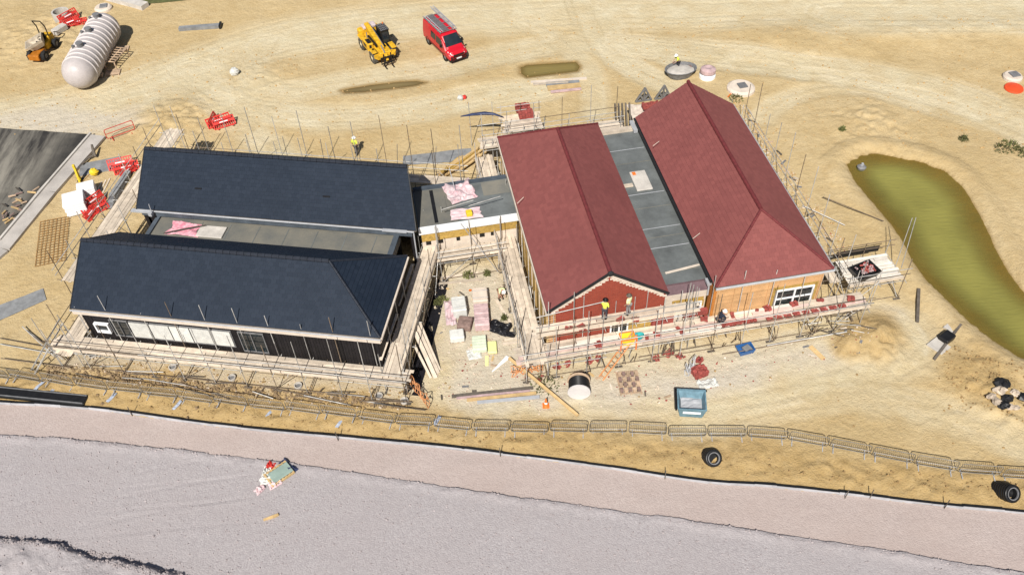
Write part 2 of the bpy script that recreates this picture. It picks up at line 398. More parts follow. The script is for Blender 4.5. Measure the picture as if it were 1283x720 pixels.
def noise(N, L, vec, sc, det=6, ro=.6, lo=.3, hi=.7, dist=0.0):
    n = N.new('ShaderNodeTexNoise'); n.inputs['Scale'].default_value = sc; n.inputs['Detail'].default_value = det; n.inputs['Roughness'].default_value = ro; n.inputs['Distortion'].default_value = dist
    L.new(vec, n.inputs['Vector']); r = N.new('ShaderNodeMapRange'); r.inputs['From Min'].default_value = lo; r.inputs['From Max'].default_value = hi
    L.new(n.outputs['Fac'], r.inputs['Value']); return r.outputs[0]
def math_(N, L, op, a, b):
    x = N.new('ShaderNodeMath'); x.operation = op
    for i, v in enumerate((a, b)):
        if isinstance(v, (int, float)): x.inputs[i].default_value = v
        else: L.new(v, x.inputs[i])
    return x.outputs[0]
def sand_mat():
    m = mat('sand', (.4, .3, .15), .95, bump=0, spec=.1); N, L = nodes(m); b = N['Principled BSDF']
    g = N.new('ShaderNodeNewGeometry').outputs['Position']
    base = mixc(N, L, noise(N, L, g, .12, 6, .6, .35, .65), (.46, .345, .178), (.53, .415, .238))
    base = mixc(N, L, math_(N, L, 'MULTIPLY', noise(N, L, g, .9, 7, .7, .42, .75), .7), base, (.385, .27, .125))
    mp = N.new('ShaderNodeMapping'); mp.inputs['Scale'].default_value = (.25, 1.6, 1); L.new(g, mp.inputs['Vector'])
    base = mixc(N, L, math_(N, L, 'MULTIPLY', noise(N, L, mp.outputs[0], .55, 6, .7, .45, .8), .4), base, (.54, .41, .22))
    pale = math_(N, L, 'MULTIPLY', attr(N, 'pale'), noise(N, L, g, .5, 6, .7, .1, .6))
    base = mixc(N, L, pale, base, mixc(N, L, noise(N, L, g, .35, 6, .7), (.545, .472, .312), (.595, .525, .37)))
    rt_ = math_(N, L, 'MULTIPLY', attr(N, 'rut'), noise(N, L, g, 6, 4, .7, .3, .7))
    base = mixc(N, L, math_(N, L, 'MULTIPLY', rt_, .75), base, mixc(N, L, noise(N, L, g, .2, 2, .5, .48, .52), (.35, .275, .15), (.66, .60, .46)))
    base = mixc(N, L, attr(N, 'dust'), base, mixc(N, L, noise(N, L, g, 1.2, 6, .7), (.455, .405, .325), (.565, .51, .42)))
    base = mixc(N, L, attr(N, 'bank'), base, mixc(N, L, noise(N, L, g, 1.0, 7, .7), (.34, .225, .09), (.46, .325, .15)))
    base = mixc(N, L, attr(N, 'wet'), base, (.25, .165, .065))
    fine = noise(N, L, g, 7, 6, .75, .52, .78)
    base = mixc(N, L, math_(N, L, 'MULTIPLY', fine, .45), base, (.24, .155, .07))
    base = mixc(N, L, math_(N, L, 'MULTIPLY', noise(N, L, g, 4.3, 8, .8, .5, .75), .17), base, (.64, .55, .39))
    L.new(base, b.inputs['Base Color'])
    bp = N.new('ShaderNodeBump'); bp.inputs['Strength'].default_value = .75; bp.inputs['Distance'].default_value = .12
    L.new(math_(N, L, 'ADD', noise(N, L, g, 2.2, 8, .7, .2, .8), math_(N, L, 'MULTIPLY', noise(N, L, g, 11, 4, .6, .2, .8), .35)), bp.inputs['Height']); L.new(bp.outputs[0], b.inputs['Normal'])
    return m
def stretch(a, b, step, far):
    core = np.arange(a, b, step); s, out = step, [b]
    while out[-1] < far: s *= 1.25; out.append(out[-1] + s)
    s, lo = step, [a]
    while lo[-1] > -far: s *= 1.25; lo.append(lo[-1] - s)
    return np.concatenate([lo[:0:-1], core, out])
gx = stretch(-55, 55, .17, 900); gy = stretch(23, 93, .15, 900)
X, Y = np.meshgrid(gx, gy)
Z, pale, wet, de, rut = ground(X, Y, True)
HARD = [pxs([(70, 440), (520, 492), (515, 512), (60, 478)]), pxs([(690, 470), (1060, 420), (1100, 395), (1120, 400), (1090, 440), (960, 480), (860, 500), (690, 510), (560, 505), (545, 340), (630, 330)]),
        pxs([(-80, 160), (60, 128), (150, 135), (185, 155), (120, 175), (-80, 178)])]
dust = np.zeros_like(Z)
nn = fbm(X * .3, Y * .3, 4, 6)
for h in HARD: dust = np.maximum(dust, ss(-1.2, 1.5, sdist(X + nn * 4, Y + nn * 4, h)) * (.8 + nn))
bank = ss(-.5, .3, de) * ss(3.6, 2.0, de + nn * 3) * .85
for p_, r_ in ((G(1092, 422), 2.6), (G(1066, 432), 1.6), (G(1230, 470), 3.2)): bank = np.maximum(bank, .85 * ss(1.1, .4, np.hypot(X - p_.x + nn * 2, Y - p_.y + nn * 2) / r_)); dust = dust * (1 - ss(1.2, .5, np.hypot(X - p_.x, Y - p_.y) / r_))
far = (np.abs(X) > 56) | (Y > 95) | (Y < 20)
sand = grid_obj('sand_ground', X, Y, Z, sand_mat(), dict(rut=rut, pale=pale, wet=wet, dust=np.clip(dust, 0, 1), bank=bank))
# gravel: pink strip and raised grey bed
def gravel_mat(name, c1, c2, c3, dk):
    m = mat(name, c1, .95, bump=0, spec=.15); N, L = nodes(m); b = N['Principled BSDF']
    g = N.new('ShaderNodeNewGeometry').outputs['Position']
    v = N.new('ShaderNodeTexVoronoi'); v.inputs['Scale'].default_value = 13; L.new(g, v.inputs['Vector'])
    sh = N.new('ShaderNodeSeparateColor'); L.new(v.outputs['Color'], sh.inputs[0])
    c = mixc(N, L, sh.outputs[0], c1, c2)
    c = mixc(N, L, math_(N, L, 'MULTIPLY', noise(N, L, g, .25, 5, .6), .6), c, c3)
    c = mixc(N, L, math_(N, L, 'MULTIPLY', noise(N, L, g, 6, 5, .8, .5, .85), .45), c, dk)
    mp = N.new('ShaderNodeMapping'); mp.inputs['Scale'].default_value = (.12, 1.0, 1); mp.inputs['Rotation'].default_value = (0, 0, .09); L.new(g, mp.inputs['Vector'])
    c = mixc(N, L, math_(N, L, 'MULTIPLY', noise(N, L, mp.outputs[0], .8, 5, .7, .5, .8), .3), c, c2)
    L.new(c, b.inputs['Base Color'])
    bp = N.new('ShaderNodeBump'); bp.inputs['Strength'].default_value = .55; bp.inputs['Distance'].default_value = .035
    L.new(v.outputs['Distance'], bp.inputs['Height']); bp.invert = True; L.new(bp.outputs[0], b.inputs['Normal'])
    return m
PINKG = gravel_mat('pink gravel', (.345, .285, .266), (.415, .352, .328), (.345, .278, .252), (.22, .175, .158))
GREYG = gravel_mat('grey gravel', (.30, .275, .281), (.39, .362, .366), (.335, .30, .30), (.17, .155, .16))
xs = np.concatenate([[-90, -60, -42], np.arange(-34, 34, .11), [40, 60, 90]])
t = np.linspace(0, 1, 46)[:, None]
ye, yt = yline(xs, EDGE) - .03, yline(xs, TOE) + .18 * fbm(xs * .5, xs * 0, 3, 2) + .10 * fbm(xs * 2.2, xs * 0, 3, 5)
XX = np.repeat(xs[None, :], 46, 0); YY = ye[None, :] * (1 - t) + (yt - .7)[None, :] * t
ZZ = .0 - .28 * t + .10 * fbm(XX * .5, YY * .5, 4, 3) + .015 * fbm(XX * 3, YY * 3, 3, 1)
grid_obj('pink_gravel_strip', XX, YY, ZZ, PINKG)
n2 = 130; t = np.concatenate([np.linspace(0, .06, 16), np.linspace(.06, 1, n2)[1:], [2.5]])[:, None]
XX = np.repeat(xs[None, :], len(t), 0); YY = yt[None, :] * (1 - t) + 18.5 * t
d = yt[None, :] - YY
ZZ = -.42 + .30 * ss(-.02, .20, d) + .05 * np.exp(-((d - .4) / .3) ** 2) + .05 * fbm(XX * .35, YY * .35, 3, 5) + .014 * fbm(XX * 3.1, YY * 3.1, 3, 2) + .16 * ss(1.1, .1, d) * fbm(XX * 1.6, YY * 1.6, 3, 7)
PILE = smooth(pxs([(-160, 655), (0, 672), (40, 676), (72, 678), (95, 690), (130, 700), (158, 699), (185, 712), (230, 718), (300, 740), (340, 790)]), 2)
pa = np.array(PILE); dp = np.interp(XX, pa[:, 0], pa[:, 1], right=-50) - YY + .35 * fbm(XX * 1.1, YY * 1.1, 3, 4)
ZZ = ZZ + .48 * ss(-.12, .30, dp + .25 * fbm(XX * 3, YY * 3, 3, 5)) * (1 + .5 * fbm(XX * .8, YY * .8, 3, 2)) + .10 * ss(-.2, .5, dp) * fbm(XX * 2.5, YY * 2.5, 3, 6) * 1.6
for l in ([(10, 660), (120, 640), (240, 630), (320, 622)], [(60, 642), (200, 610), (330, 590)]):
    ln = smooth(pxs(l), 2); dd = dline(XX, YY, ln)
    for o_ in (0, 1.5): ZZ = ZZ + (-.010 * np.exp(-((dd - o_) / .09) ** 2) + .007 * np.exp(-((dd - o_ - .2) / .09) ** 2)) * ss(.3, .7, vn(XX * .25, YY * .25, 6))
grid_obj('grey_gravel_bed', XX, YY, ZZ, GREYG)
def zgrey(x, y):
    i = min(max(int(np.searchsorted(xs, x)), 0), len(xs) - 1); return float(np.interp(-y, -YYg[:, i], ZZg[:, i]))
YYg, ZZg = YY.copy(), ZZ.copy()
# pond and puddles
def water_mat(name, deep, tint, rough):
    m = bpy.data.materials.new(name); m.use_nodes = True; N, L = nodes(m); b = N['Principled BSDF']
    g = N.new('ShaderNodeNewGeometry').outputs['Position']
    L.new(mixc(N, L, noise(N, L, g, .35, 5, .6), deep, tuple(c * .72 for c in deep)), b.inputs['Base Color'])
    b.inputs['Roughness'].default_value = rough; b.inputs['IOR'].default_value = 1.33
    tr = N.new('ShaderNodeBsdfTransparent'); tr.inputs[0].default_value = (*tint, 1)
    mx = N.new('ShaderNodeMixShader'); d = attr(N, 'depth')
    d = math_(N, L, 'ADD', d, math_(N, L, 'MULTIPLY', math_(N, L, 'SUBTRACT', noise(N, L, g, .7, 6, .65, .2, .8), .5), .25))
    cl = N.new('ShaderNodeClamp'); L.new(d, cl.inputs[0]); L.new(cl.outputs[0], mx.inputs[0]); L.new(tr.outputs[0], mx.inputs[1]); L.new(b.outputs[0], mx.inputs[2])
    mp = N.new('ShaderNodeMapping'); mp.inputs['Scale'].default_value = (.7, 3, 1); L.new(g, mp.inputs['Vector'])
    bp = N.new('ShaderNodeBump'); bp.inputs['Strength'].default_value = .6; bp.inputs['Distance'].default_value = .04
    L.new(noise(N, L, mp.outputs[0], 1.6, 3, .5, .2, .8), bp.inputs['Height']); L.new(bp.outputs[0], b.inputs['Normal'])
    L.new(mx.outputs[0], N['Material Output'].inputs[0]); return m
px_ = [p[0] for p in POND]; py_ = [p[1] for p in POND]
xs2 = np.arange(min(px_) - 1, max(px_) + 1, .2); ys2 = np.arange(min(py_) - 1, max(py_) + 1, .2); X2, Y2 = np.meshgrid(xs2, ys2)
s2 = sdist(X2, Y2, POND)
grid_obj('pond_water', X2, Y2, np.full_like(X2, -.10), water_mat('pond water', (.26, .24, .062), (.80, .66, .40), .08), dict(depth=.34 + .66 * ss(.1, 2.5, s2 + 1.2 * fbm(X2 * .35, Y2 * .35, 4, 3))), keep=s2 > -.5)
for k, p in enumerate(PUD):
    px_ = [q[0] for q in p]; py_ = [q[1] for q in p]
    X2, Y2 = np.meshgrid(np.arange(min(px_) - 1, max(px_) + 1, .12), np.arange(min(py_) - 1, max(py_) + 1, .12)); s2 = sdist(X2, Y2, p)
    grid_obj('puddle', X2, Y2, np.full_like(X2, -.055), water_mat('puddle water', (.25, .19, .085) if k else (.235, .18, .06), (.8, .66, .4), .2), dict(depth=.55 + .4 * ss(0, .6, s2)), keep=s2 > -.35)
# dark pad and its pale kerb strip on the far side of the dark building
def flat_poly(name, pts, z, m, n=40, amp=.05, attrs=None, s=4):
    (a, b, c, d_) = [Vector((*q, 0)) for q in pts]; u = np.linspace(0, 1, n); U, V = np.meshgrid(u, u)
    Xq = (a.x * (1 - U) + b.x * U) * (1 - V) + (d_.x * (1 - U) + c.x * U) * V; Yq = (a.y * (1 - U) + b.y * U) * (1 - V) + (d_.y * (1 - U) + c.y * U) * V
    if z is None: zz = ground(Xq, Yq) + .05
    else: zz = z + amp * fbm(Xq * .6, Yq * .6, 3, s) * 2
    return grid_obj(name, Xq, Yq, zz, m, dict(u=U, w=V))
PAD = mat('tarmac', (.016, .0155, .016), .8, col2=(.05, .045, .04), sc=.6, bump=.4, bsc=3, rv=0)
N, L = nodes(PAD); g = N.new('ShaderNodeNewGeometry').outputs['Position']
mp = N.new('ShaderNodeMapping'); mp.inputs['Scale'].default_value = (1.5, .22, 1); mp.inputs['Rotation'].default_value = (0, 0, -.75); L.new(g, mp.inputs['Vector'])
pr_ = N.new('ShaderNodeMapRange'); pr_.inputs['From Min'].default_value = .98; pr_.inputs['From Max'].default_value = .72; pr_.inputs['To Max'].default_value = .8; L.new(attr(N, 'u'), pr_.inputs['Value'])
src = N['Principled BSDF'].inputs['Base Color'].links[0].from_socket
L.new(mixc(N, L, math_(N, L, 'MULTIPLY', noise(N, L, mp.outputs[0], .32, 8, .7, .38, .58), pr_.outputs[0]), src, (.27, .25, .21)), N['Principled BSDF'].inputs['Base Color'])
flat_poly('tarmac_pad', pxs([(-70, 330), (2, 304), (114, 170), (-70, 156)]), .12, PAD, 90, .10)
KERBM = mat('pale kerb concrete', (.40, .37, .34), .9, .18, .7, .3, 10, rv=0)
def strip(name, line, w, h, m, label=None):
    b = B()
    for p, q in zip(line[:-1], line[1:]):
        b.beam((p[0], p[1], h / 2), (q[0], q[1], h / 2), w, h)
    o = b.obj(name, m); o['kind'] = 'structure'; return o
strip('concrete_kerb', pxs([(-70, 372), (2, 313), (60, 242), (123, 172)]), 1.5, .22, KERBM)
strip('pad_edging', pxs([(-70, 346), (2, 303), (58, 236), (115, 170)]), .18, .36, CONC)
flat_poly('footway_strip', pxs([(505, 207), (592, 202), (590, 186), (505, 196)]), None, GEO, 30, s=2)
flat_poly('membrane_path', pxs([(-40, 418), (58, 375), (54, 361), (-40, 397)]), None, GEO, 40, s=3)
flat_poly('grass_verge', pxs([(163, 8), (262, -2), (300, -40), (150, -40)]), None, GREEN, 30, s=3)
strip('concrete_channel', pxs([(136, -2), (183, 11)]), 1.0, .5, CONC)
# ---------------------------------------------------------------- roofs and buildings
def tile_mat(name, c, c2, rough):
    m = mat(name, c, rough, bump=.12, bsc=30, rv=0, spec=.18); N, L = nodes(m); b = N['Principled BSDF']
    g = N.new('ShaderNodeNewGeometry').outputs['Position']
    x = mixc(N, L, attr(N, 'rnd'), c, c2)
    x = mixc(N, L, math_(N, L, 'MULTIPLY', noise(N, L, g, .22, 5, .55, .5, .72), .45), x, tuple(q * .80 for q in c))
    x = mixc(N, L, math_(N, L, 'MULTIPLY', noise(N, L, g, 3.5, 5, .8, .6, .9), .15), x, tuple(min(1, q * 1.45) for q in c2))
    L.new(x, b.inputs['Base Color']); return m
SLATE = tile_mat('dark slate tile', (.0115, .0185, .032), (.0165, .0245, .040), .62)
REDT = tile_mat('red clay tile', (.188, .060, .056), (.222, .072, .066), .76)
RIDGER = mat('red ridge', (.13, .025, .027), .7, .25, 3, .1, rv=0)
RIDGED = mat('dark ridge', (.016, .02, .03), .6, .25, 3, .1, rv=0)
def clip(poly, ins):                      # convex clip by list of (n, c): keep n.p <= c
    for nx, ny, c in ins:
        out = []
        for i in range(len(poly)):
            a, b_ = poly[i - 1], poly[i]; da, db = nx * a[0] + ny * a[1] - c, nx * b_[0] + ny * b_[1] - c
            if (da <= 0) != (db <= 0):
                t_ = da / (da - db); out.append((a[0] + (b_[0] - a[0]) * t_, a[1] + (b_[1] - a[1]) * t_))
            if db <= 0: out.append(b_)
        poly = out
        if len(poly) < 3: return []
    return poly
def roof_slope(roof, pts, m, seed, row=.27, wid=.33):
    """pts: world points of a planar slope, eave edge first (pts[0] -> pts[1] is the eave)"""
    q = random.Random(seed); pts = [Vector(p) for p in pts]; e = (pts[1] - pts[0]).normalized()
    n = (pts[1] - pts[0]).cross(pts[-1] - pts[0]).normalized()
    if n.z < 0: n = -n
    s = n.cross(e)
    if s.z < 0: s = -s
    pl = [((p - pts[0]).dot(e), (p - pts[0]).dot(s)) for p in pts]
    ar = sum(pl[i - 1][0] * pl[i][1] - pl[i][0] * pl[i - 1][1] for i in range(len(pl)))
    if ar < 0: pl = pl[::-1]
    ins = []
    for i in range(len(pl)):
        a, b_ = pl[i - 1], pl[i]; ex, ey = b_[0] - a[0], b_[1] - a[1]; l = math.hypot(ex, ey)
        ins.append((ey / l, -ex / l, (ey * a[0] - ex * a[1]) / l))
    ax0, ax1 = min(p[0] for p in pl), max(p[0] for p in pl); b1 = max(p[1] for p in pl)
    bb = B(); rn = []; k = 0; b0 = 0
    while b0 < b1:
        a = ax0 - (wid / 2 if k % 2 else 0)
        while a < ax1:
            g_ = .0025; c = clip([(a + g_, b0), (a + wid - g_, b0), (a + wid - g_, b0 + row), (a + g_, b0 + row)], ins)
            if c:
                j = q.uniform(-.0015, .002); top = [pts[0] + e * x + s * y + n * (.034 + j - .028 * (y - b0) / row) for x, y in c]
                bot = [pts[0] + e * x + s * y for x, y in c]; r_ = q.random(); nn_ = len(c)
                bb.add(top + bot, [list(range(nn_))] + [(i, nn_ + i, nn_ + (i + 1) % nn_, (i + 1) % nn_) for i in range(nn_)]); rn += [r_] * (nn_ + 1)
            a += wid
        b0 += row; k += 1
    bb.rn = rn; o = bb.obj('roof_tile', m, roof); o['kind'] = 'stuff'; return o
def ridge_caps(roof, p, q, m, r=.13):
    p, q = Vector(p), Vector(q); n = max(2, int((q - p).length / .45)); b = B()
    for i in range(n):
        a, c = p.lerp(q, i / n), p.lerp(q, (i + .97) / n); b.tube(a + Vector((0, 0, .02)), c + Vector((0, 0, .02)), r, 8, r * 1.12)
    o = b.obj('ridge_tile', m, roof); o['kind'] = 'stuff'; return o
def poly_face(b, pts): b.add([Vector(p) for p in pts], [list(range(len(pts)))]); return b
def slab_roof(bld, slopes, m):           # solid deck under the tiles
    b = B()
    for pts in slopes:
        poly_face(b, pts); poly_face(b, [Vector(p) - Vector((0, 0, .12)) for p in reversed(pts)])
    return b.obj('roof', m, bld)
def wall_quads(b, T, quads, th=.25):     # boxes in a local frame: (u0,u1,v0,v1,z0,z1)
    for u0_, u1_, v0, v1, z0, z1 in quads: b.box(((u0_ + u1_) / 2, (v0 + v1) / 2, (z0 + z1) / 2), (u1_ - u0_, v1 - v0, z1 - z0))
    return b
def lbox(bld, T, name, m, u0_, u1_, v0, v1, z0, z1, label=None):
    b = B(T); b.box(((u0_ + u1_) / 2, (v0 + v1) / 2, (z0 + z1) / 2), (abs(u1_ - u0_), abs(v1 - v0), z1 - z0)); o = b.obj(name, m, bld)
    if label: o['label'] = label
    return o
def window(bld, T, u0_, u1_, v, z0, z1, bars=1, fm=None, fw=.07, trans=None, dep=.09, label=None):
    """front-facing window in the wall plane v: frame with pane children"""
    fm = fm or WHITE; b = B(T); y = v - dep / 2
    b.box(((u0_ + u1_) / 2, y, z0 + fw / 2), (u1_ - u0_, dep, fw)); b.box(((u0_ + u1_) / 2, y, z1 - fw / 2), (u1_ - u0_, dep, fw))
    xs_ = [u0_ + (u1_ - u0_) * i / (bars + 1) for i in range(bars + 2)]
    for i, x in enumerate(xs_):
        xx = x + (fw / 2 if i == 0 else -fw / 2 if i == bars + 1 else 0)
        b.box((xx, y, (z0 + z1) / 2), (fw, dep - .004, z1 - z0 - 2 * fw))
    zz = [z0 + fw, z1 - fw]
    if trans:
        for a, c in zip(xs_[:-1], xs_[1:]): b.box(((a + c) / 2, y, trans), (c - a - fw, dep - .008, fw * .8))
        zz = [z0 + fw, trans, z1 - fw]
    f = b.obj('window', fm, bld)
    if label: f['label'] = label
    for a, c in zip(xs_[:-1], xs_[1:]):
        for p, q in zip(zz[:-1], zz[1:]):
            pb = B(T); pb.box(((a + c) / 2, v - .02, (p + q) / 2), (c - a - .02, .02, q - p)); pb.obj('pane', GLASS, f)
    return f
E_, HR = 4.6, 7.21
OR = Vector((2.069, 36.139, 0)); AR = R(8.27); TR_ = frame(OR, AR)
OL = Vector((-27.86, 38.455, 0)); AL = R(-10.73); TL = frame(OL, AL)
def RW(u, v, z=0): return TR_ @ Vector((u, v, z))
def LW(u, v, z=0): return TL @ Vector((u, v, z))
def pipes(bld, pts, m, r=.06, name='gutter'):
    b = B(); b.path(pts, r, 8); return b.obj(name, m, bld)
# --- dark building
dk = thing('dark_roofed_building', OL, 'long twin-roofed building with dark slate roofs and black boarded walls', 'building', rz=AL)
ll, lw, lb, lbw, lh = 20.14, 7.06, 9.53, 6.9, 16.4
sk = lambda v: ll - .32 * (v - lb)
f_front = [LW(0, 0, E_), LW(ll, 0, E_), LW(lh, lw / 2, HR), LW(0, lw / 2, HR)]
f_back = [LW(ll, lw, E_), LW(0, lw, E_), LW(0, lw / 2, HR), LW(lh, lw / 2, HR)]
f_hip = [LW(ll, 0, E_), LW(ll, lw, E_), LW(lh, lw / 2, HR)]
r1 = slab_roof(dk, [f_front, f_back, f_hip], DARKW); r1['label'] = 'hipped slate roof of the front range'
for i, s_ in enumerate((f_front, f_back, f_hip)): roof_slope(r1, s_, SLATE, i)
ridge_caps(r1, LW(0, lw / 2, HR + .02), LW(lh, lw / 2, HR + .02), RIDGED); ridge_caps(r1, LW(lh, lw / 2, HR + .02), LW(ll, 0, E_ + .04), RIDGED, .08); ridge_caps(r1, LW(lh, lw / 2, HR + .02), LW(ll, lw, E_ + .04), RIDGED, .08)
vr_ = lb + lbw / 2
b_front = [LW(0, lb, E_), LW(sk(lb), lb, E_), LW(sk(vr_), vr_, HR), LW(-.05, vr_, HR)]
b_back = [LW(sk(lb + lbw), lb + lbw, E_), LW(-.1, lb + lbw, E_), LW(-.05, vr_, HR), LW(sk(vr_), vr_, HR)]
r2 = slab_roof(dk, [b_front, b_back], DARKW); r2['label'] = 'gabled slate roof of the rear range'
roof_slope(r2, b_front, SLATE, 5); roof_slope(r2, b_back, SLATE, 6); ridge_caps(r2, LW(-.05, vr_, HR + .02), LW(sk(vr_), vr_, HR + .02), RIDGED)
for p_, q_ in ((LW(-.03, 0, E_ - .06), LW(-.03, lw / 2, HR - .06)), (LW(-.03, lw, E_ - .06), LW(-.03, lw / 2, HR - .06)), (LW(-.03, lb, E_ - .06), LW(-.08, vr_, HR - .06)), (LW(-.12, lb + lbw, E_ - .06), LW(-.08, vr_, HR - .06)),
        (LW(sk(lb) + .04, lb, E_ - .08), LW(sk(vr_) + .04, vr_, HR - .08)), (LW(sk(lb + lbw) + .04, lb + lbw, E_ - .08), LW(sk(vr_) + .04, vr_, HR - .08))):
    b = B(); b.beam(p_, q_, .06, .2); b.obj('verge_trim', GUTB, dk)
# walls
b = B(TL)
def gable(b, u, w, v0, v1, z, zr):
    mid = (v0 + v1) / 2; vs = [(u, v0, 0), (u, v1, 0), (u, v1, z), (u, mid, zr), (u, v0, z)]; vs += [(u + w, y, z_) for _, y, z_ in vs]
    b.add(vs, [(4, 3, 2, 1, 0), (5, 6, 7, 8, 9)] + [(i, (i + 1) % 5, 5 + (i + 1) % 5, 5 + i) for i in range(5)])
gable(b, .15, .25, .35, lw - .35, E_ - .25, HR - .35); b.box((ll / 2, .5, 2.15), (ll - .72, .3, 4.3)); b.box((ll - .5, lw / 2, 2.15), (.3, lw - .72, 4.3)); b.box((ll / 2, lw - .5, 2.15), (ll - .72, .3, 4.3))
b.obj('wall', BLACKC, dk)
b = B(TL); gable(b, .1, .25, lb + .3, lb + lbw - .3, E_ - .25, HR - .35); b.box((9.6, lb + .5, 2.2), (18.2, .3, 4.4)); b.box((9, lb + lbw - .5, 2.15), (17.6, .3, 4.3))
T2 = TL.copy()
vs = [(sk(lb) - .3, lb + .35, 0), (sk(lb + lbw) - .3, lb + lbw - .35, 0)]
p0, p1 = Vector(vs[0]), Vector(vs[1]); pm = (p0 + p1) / 2
vs = [p0, p1, p1 + Vector((0, 0, E_ - .25)), pm + Vector((0, 0, HR - .35)), p0 + Vector((0, 0, E_ - .25))]; vs += [q - Vector((.25, 0, 0)) for q in vs]
b.add(vs, [(0, 1, 2, 3, 4), (9, 8, 7, 6, 5)] + [(i, 5 + i, 5 + (i + 1) % 5, (i + 1) % 5) for i in range(5)]); b.obj('wall', BLACKC, dk)
# vertical black boards, one by one along the two visible faces
openings = [(.75, 3.3, 1.9, 3.6), (3.25, 10.25, 1.9, 3.6), (10.6, 12.4, 1.6, 3.6)]
u = .36
while u < ll - .4:
    hit = [o for o in openings if u + .19 > o[0] and u < o[1]]
    if hit:
        segs = [(.3, hit[0][2]), (hit[0][3], 4.3)]
    else: segs = [(.3, 4.3)]
    for a, c in segs: plank('cladding_board', LW(u + .1, .335, a), LW(u + .1, .335, c), .185, .03, BLACKC, dk, up=TL.to_3x3() @ Vector((0, 1, 0)))
    u += .2
v = .36
while v < lw - .4:
    plank('cladding_board', LW(ll - .335, v + .1, .3), LW(ll - .335, v + .1, 4.3), .185, .03, BLACKC, dk, up=TL.to_3x3() @ Vector((1, 0, 0))); v += .2
f = window(dk, TL, .85, 1.85, .30, 2.3, 3.15, 0, WHITE, .10, dep=.2, label='small white framed casement')
window(dk, TL, 1.95, 3.2, .34, 1.95, 3.5, 1, GREYP, .06)
window(dk, TL, 10.65, 12.35, .34, 1.65, 3.55, 1, GREYP, .06)
window(dk, TL, 3.3, 10.2, .36, 1.95, 3.5, 4, GREYP, .05)
for i in range(5):
    a = 3.32 + i * 1.375; lbox(dk, TL, 'window_board', WRAP, a + .03, a + 1.33, .20, .25, 2.12 + (i % 2) * .03, 3.46)
# eaves
lbox(dk, TL, 'fascia', CREAM, .0, ll - .02, -.04, .04, 4.14, 4.5); lbox(dk, TL, 'fascia', CREAM, ll - .06, ll + .02, .05, lw - .1, 4.14, 4.5)
lbox(dk, TL, 'soffit', CREAM, .1, ll - .1, .05, .33, 4.2, 4.22)
pipes(dk, [LW(-.05, -.09, 4.53), LW(ll + .06, -.09, 4.53)], GUTW, .05); pipes(dk, [LW(ll + .06, 0, 4.52), LW(ll + .06, lw, 4.52)], CREAM, .07)
pipes(dk, [LW(-.1, lb - .06, 4.52), LW(sk(lb) - .1, lb - .06, 4.52)], GUTW, .06)
lbox(dk, TL, 'fascia', LEADB, .2, sk(lb) - .3, lb + .02, lb + .06, 4.0, 4.5)
pipes(dk, [LW(ll - .1, lb - .2, 4.5), LW(ll - .12, lb - .25, .5)], GUTW, .05, 'downpipe')
b = B(TL); b.box((18.7, lb - .05, 4.55), (1.7, .35, .08)); b.obj('gutter_guard', GUTW, dk)
b = B(TL); b.box((.35, lb - .1, 4.5), (1.5, .3, .1)); b.box((1.15, lb - .3, 4.5), (.25, .3, .25)); b.tube((1.25, lb - .3, 4.5), (1.32, lb - .3, 5.4), .03); b.obj('gutter_outlet', GUTW, dk)
# valley flat roof between the two ranges
fl = lbox(dk, TL, 'flat_roof', FELTS, 1.3, 18.9, lw - .25, lb + .25, 3.3, 3.8)
for i in range(8): lbox(fl, TL, 'felt_seam', LEAD, 2.6 + i * 2.1, 2.66 + i * 2.1, lw + .02, lb, 3.80, 3.815)
lbox(fl, TL, 'upstand', LEADB, 18.55, 18.92, lw - .2, lb + .2, 3.81, 4.05); lbox(fl, TL, 'upstand', LEADB, 1.2, 1.5, lw - .2, lb + .2, 3.4, 3.95)
# --- red building
rd = thing('red_roofed_building', OR, 'part-built building with two red tiled roofs and a flat strip between', 'building', rz=AR)
ws, ls, u1_, u2_, v0_, v1_, vh, rv_ = 7.72, 18.0, 10.7, 18.47, -.2, 18.1, 3.4, 14.6
rm = ws / 2; bm_ = (u1_ + u2_) / 2
sL = [RW(0, ls, E_), RW(0, 0, E_), RW(rm, 0, HR), RW(rm, rv_, HR)]
sR = [RW(ws, 0, E_), RW(ws, ls, E_), RW(rm, rv_, HR), RW(rm, 0, HR)]
sB = [RW(ws, ls, E_), RW(0, ls, E_), RW(rm, rv_, HR)]
r3 = slab_roof(rd, [sL, sR, sB], DARKW); r3['label'] = 'narrower red roof ending in a brick gable'
for i, s_ in enumerate((sL, sR, sB)): roof_slope(r3, s_, REDT, 10 + i)
ridge_caps(r3, RW(rm, -.05, HR + .02), RW(rm, rv_, HR + .02), RIDGER); ridge_caps(r3, RW(rm, rv_, HR + .02), RW(0, ls, E_), RIDGER, .08); ridge_caps(r3, RW(rm, rv_, HR + .02), RW(ws, ls, E_), RIDGER, .08)
gL = [RW(u1_, v1_, E_), RW(u1_, v0_, E_), RW(bm_, vh, HR), RW(bm_, v1_, HR)]
gR = [RW(u2_, v0_, E_), RW(u2_, v1_, E_), RW(bm_, v1_, HR), RW(bm_, vh, HR)]
gF = [RW(u1_, v0_, E_), RW(u2_, v0_, E_), RW(bm_, vh, HR)]
r4 = slab_roof(rd, [gL, gR, gF], DARKW); r4['label'] = 'wider red roof hipped at the front'
for i, s_ in enumerate((gL, gR, gF)): roof_slope(r4, s_, REDT, 20 + i)
ridge_caps(r4, RW(bm_, vh, HR + .02), RW(bm_, v1_, HR + .02), RIDGER); ridge_caps(r4, RW(bm_, vh, HR + .02), RW(u1_, v0_, E_ + .03), RIDGER, .08); ridge_caps(r4, RW(bm_, vh, HR + .02), RW(u2_, v0_, E_ + .03), RIDGER, .08)
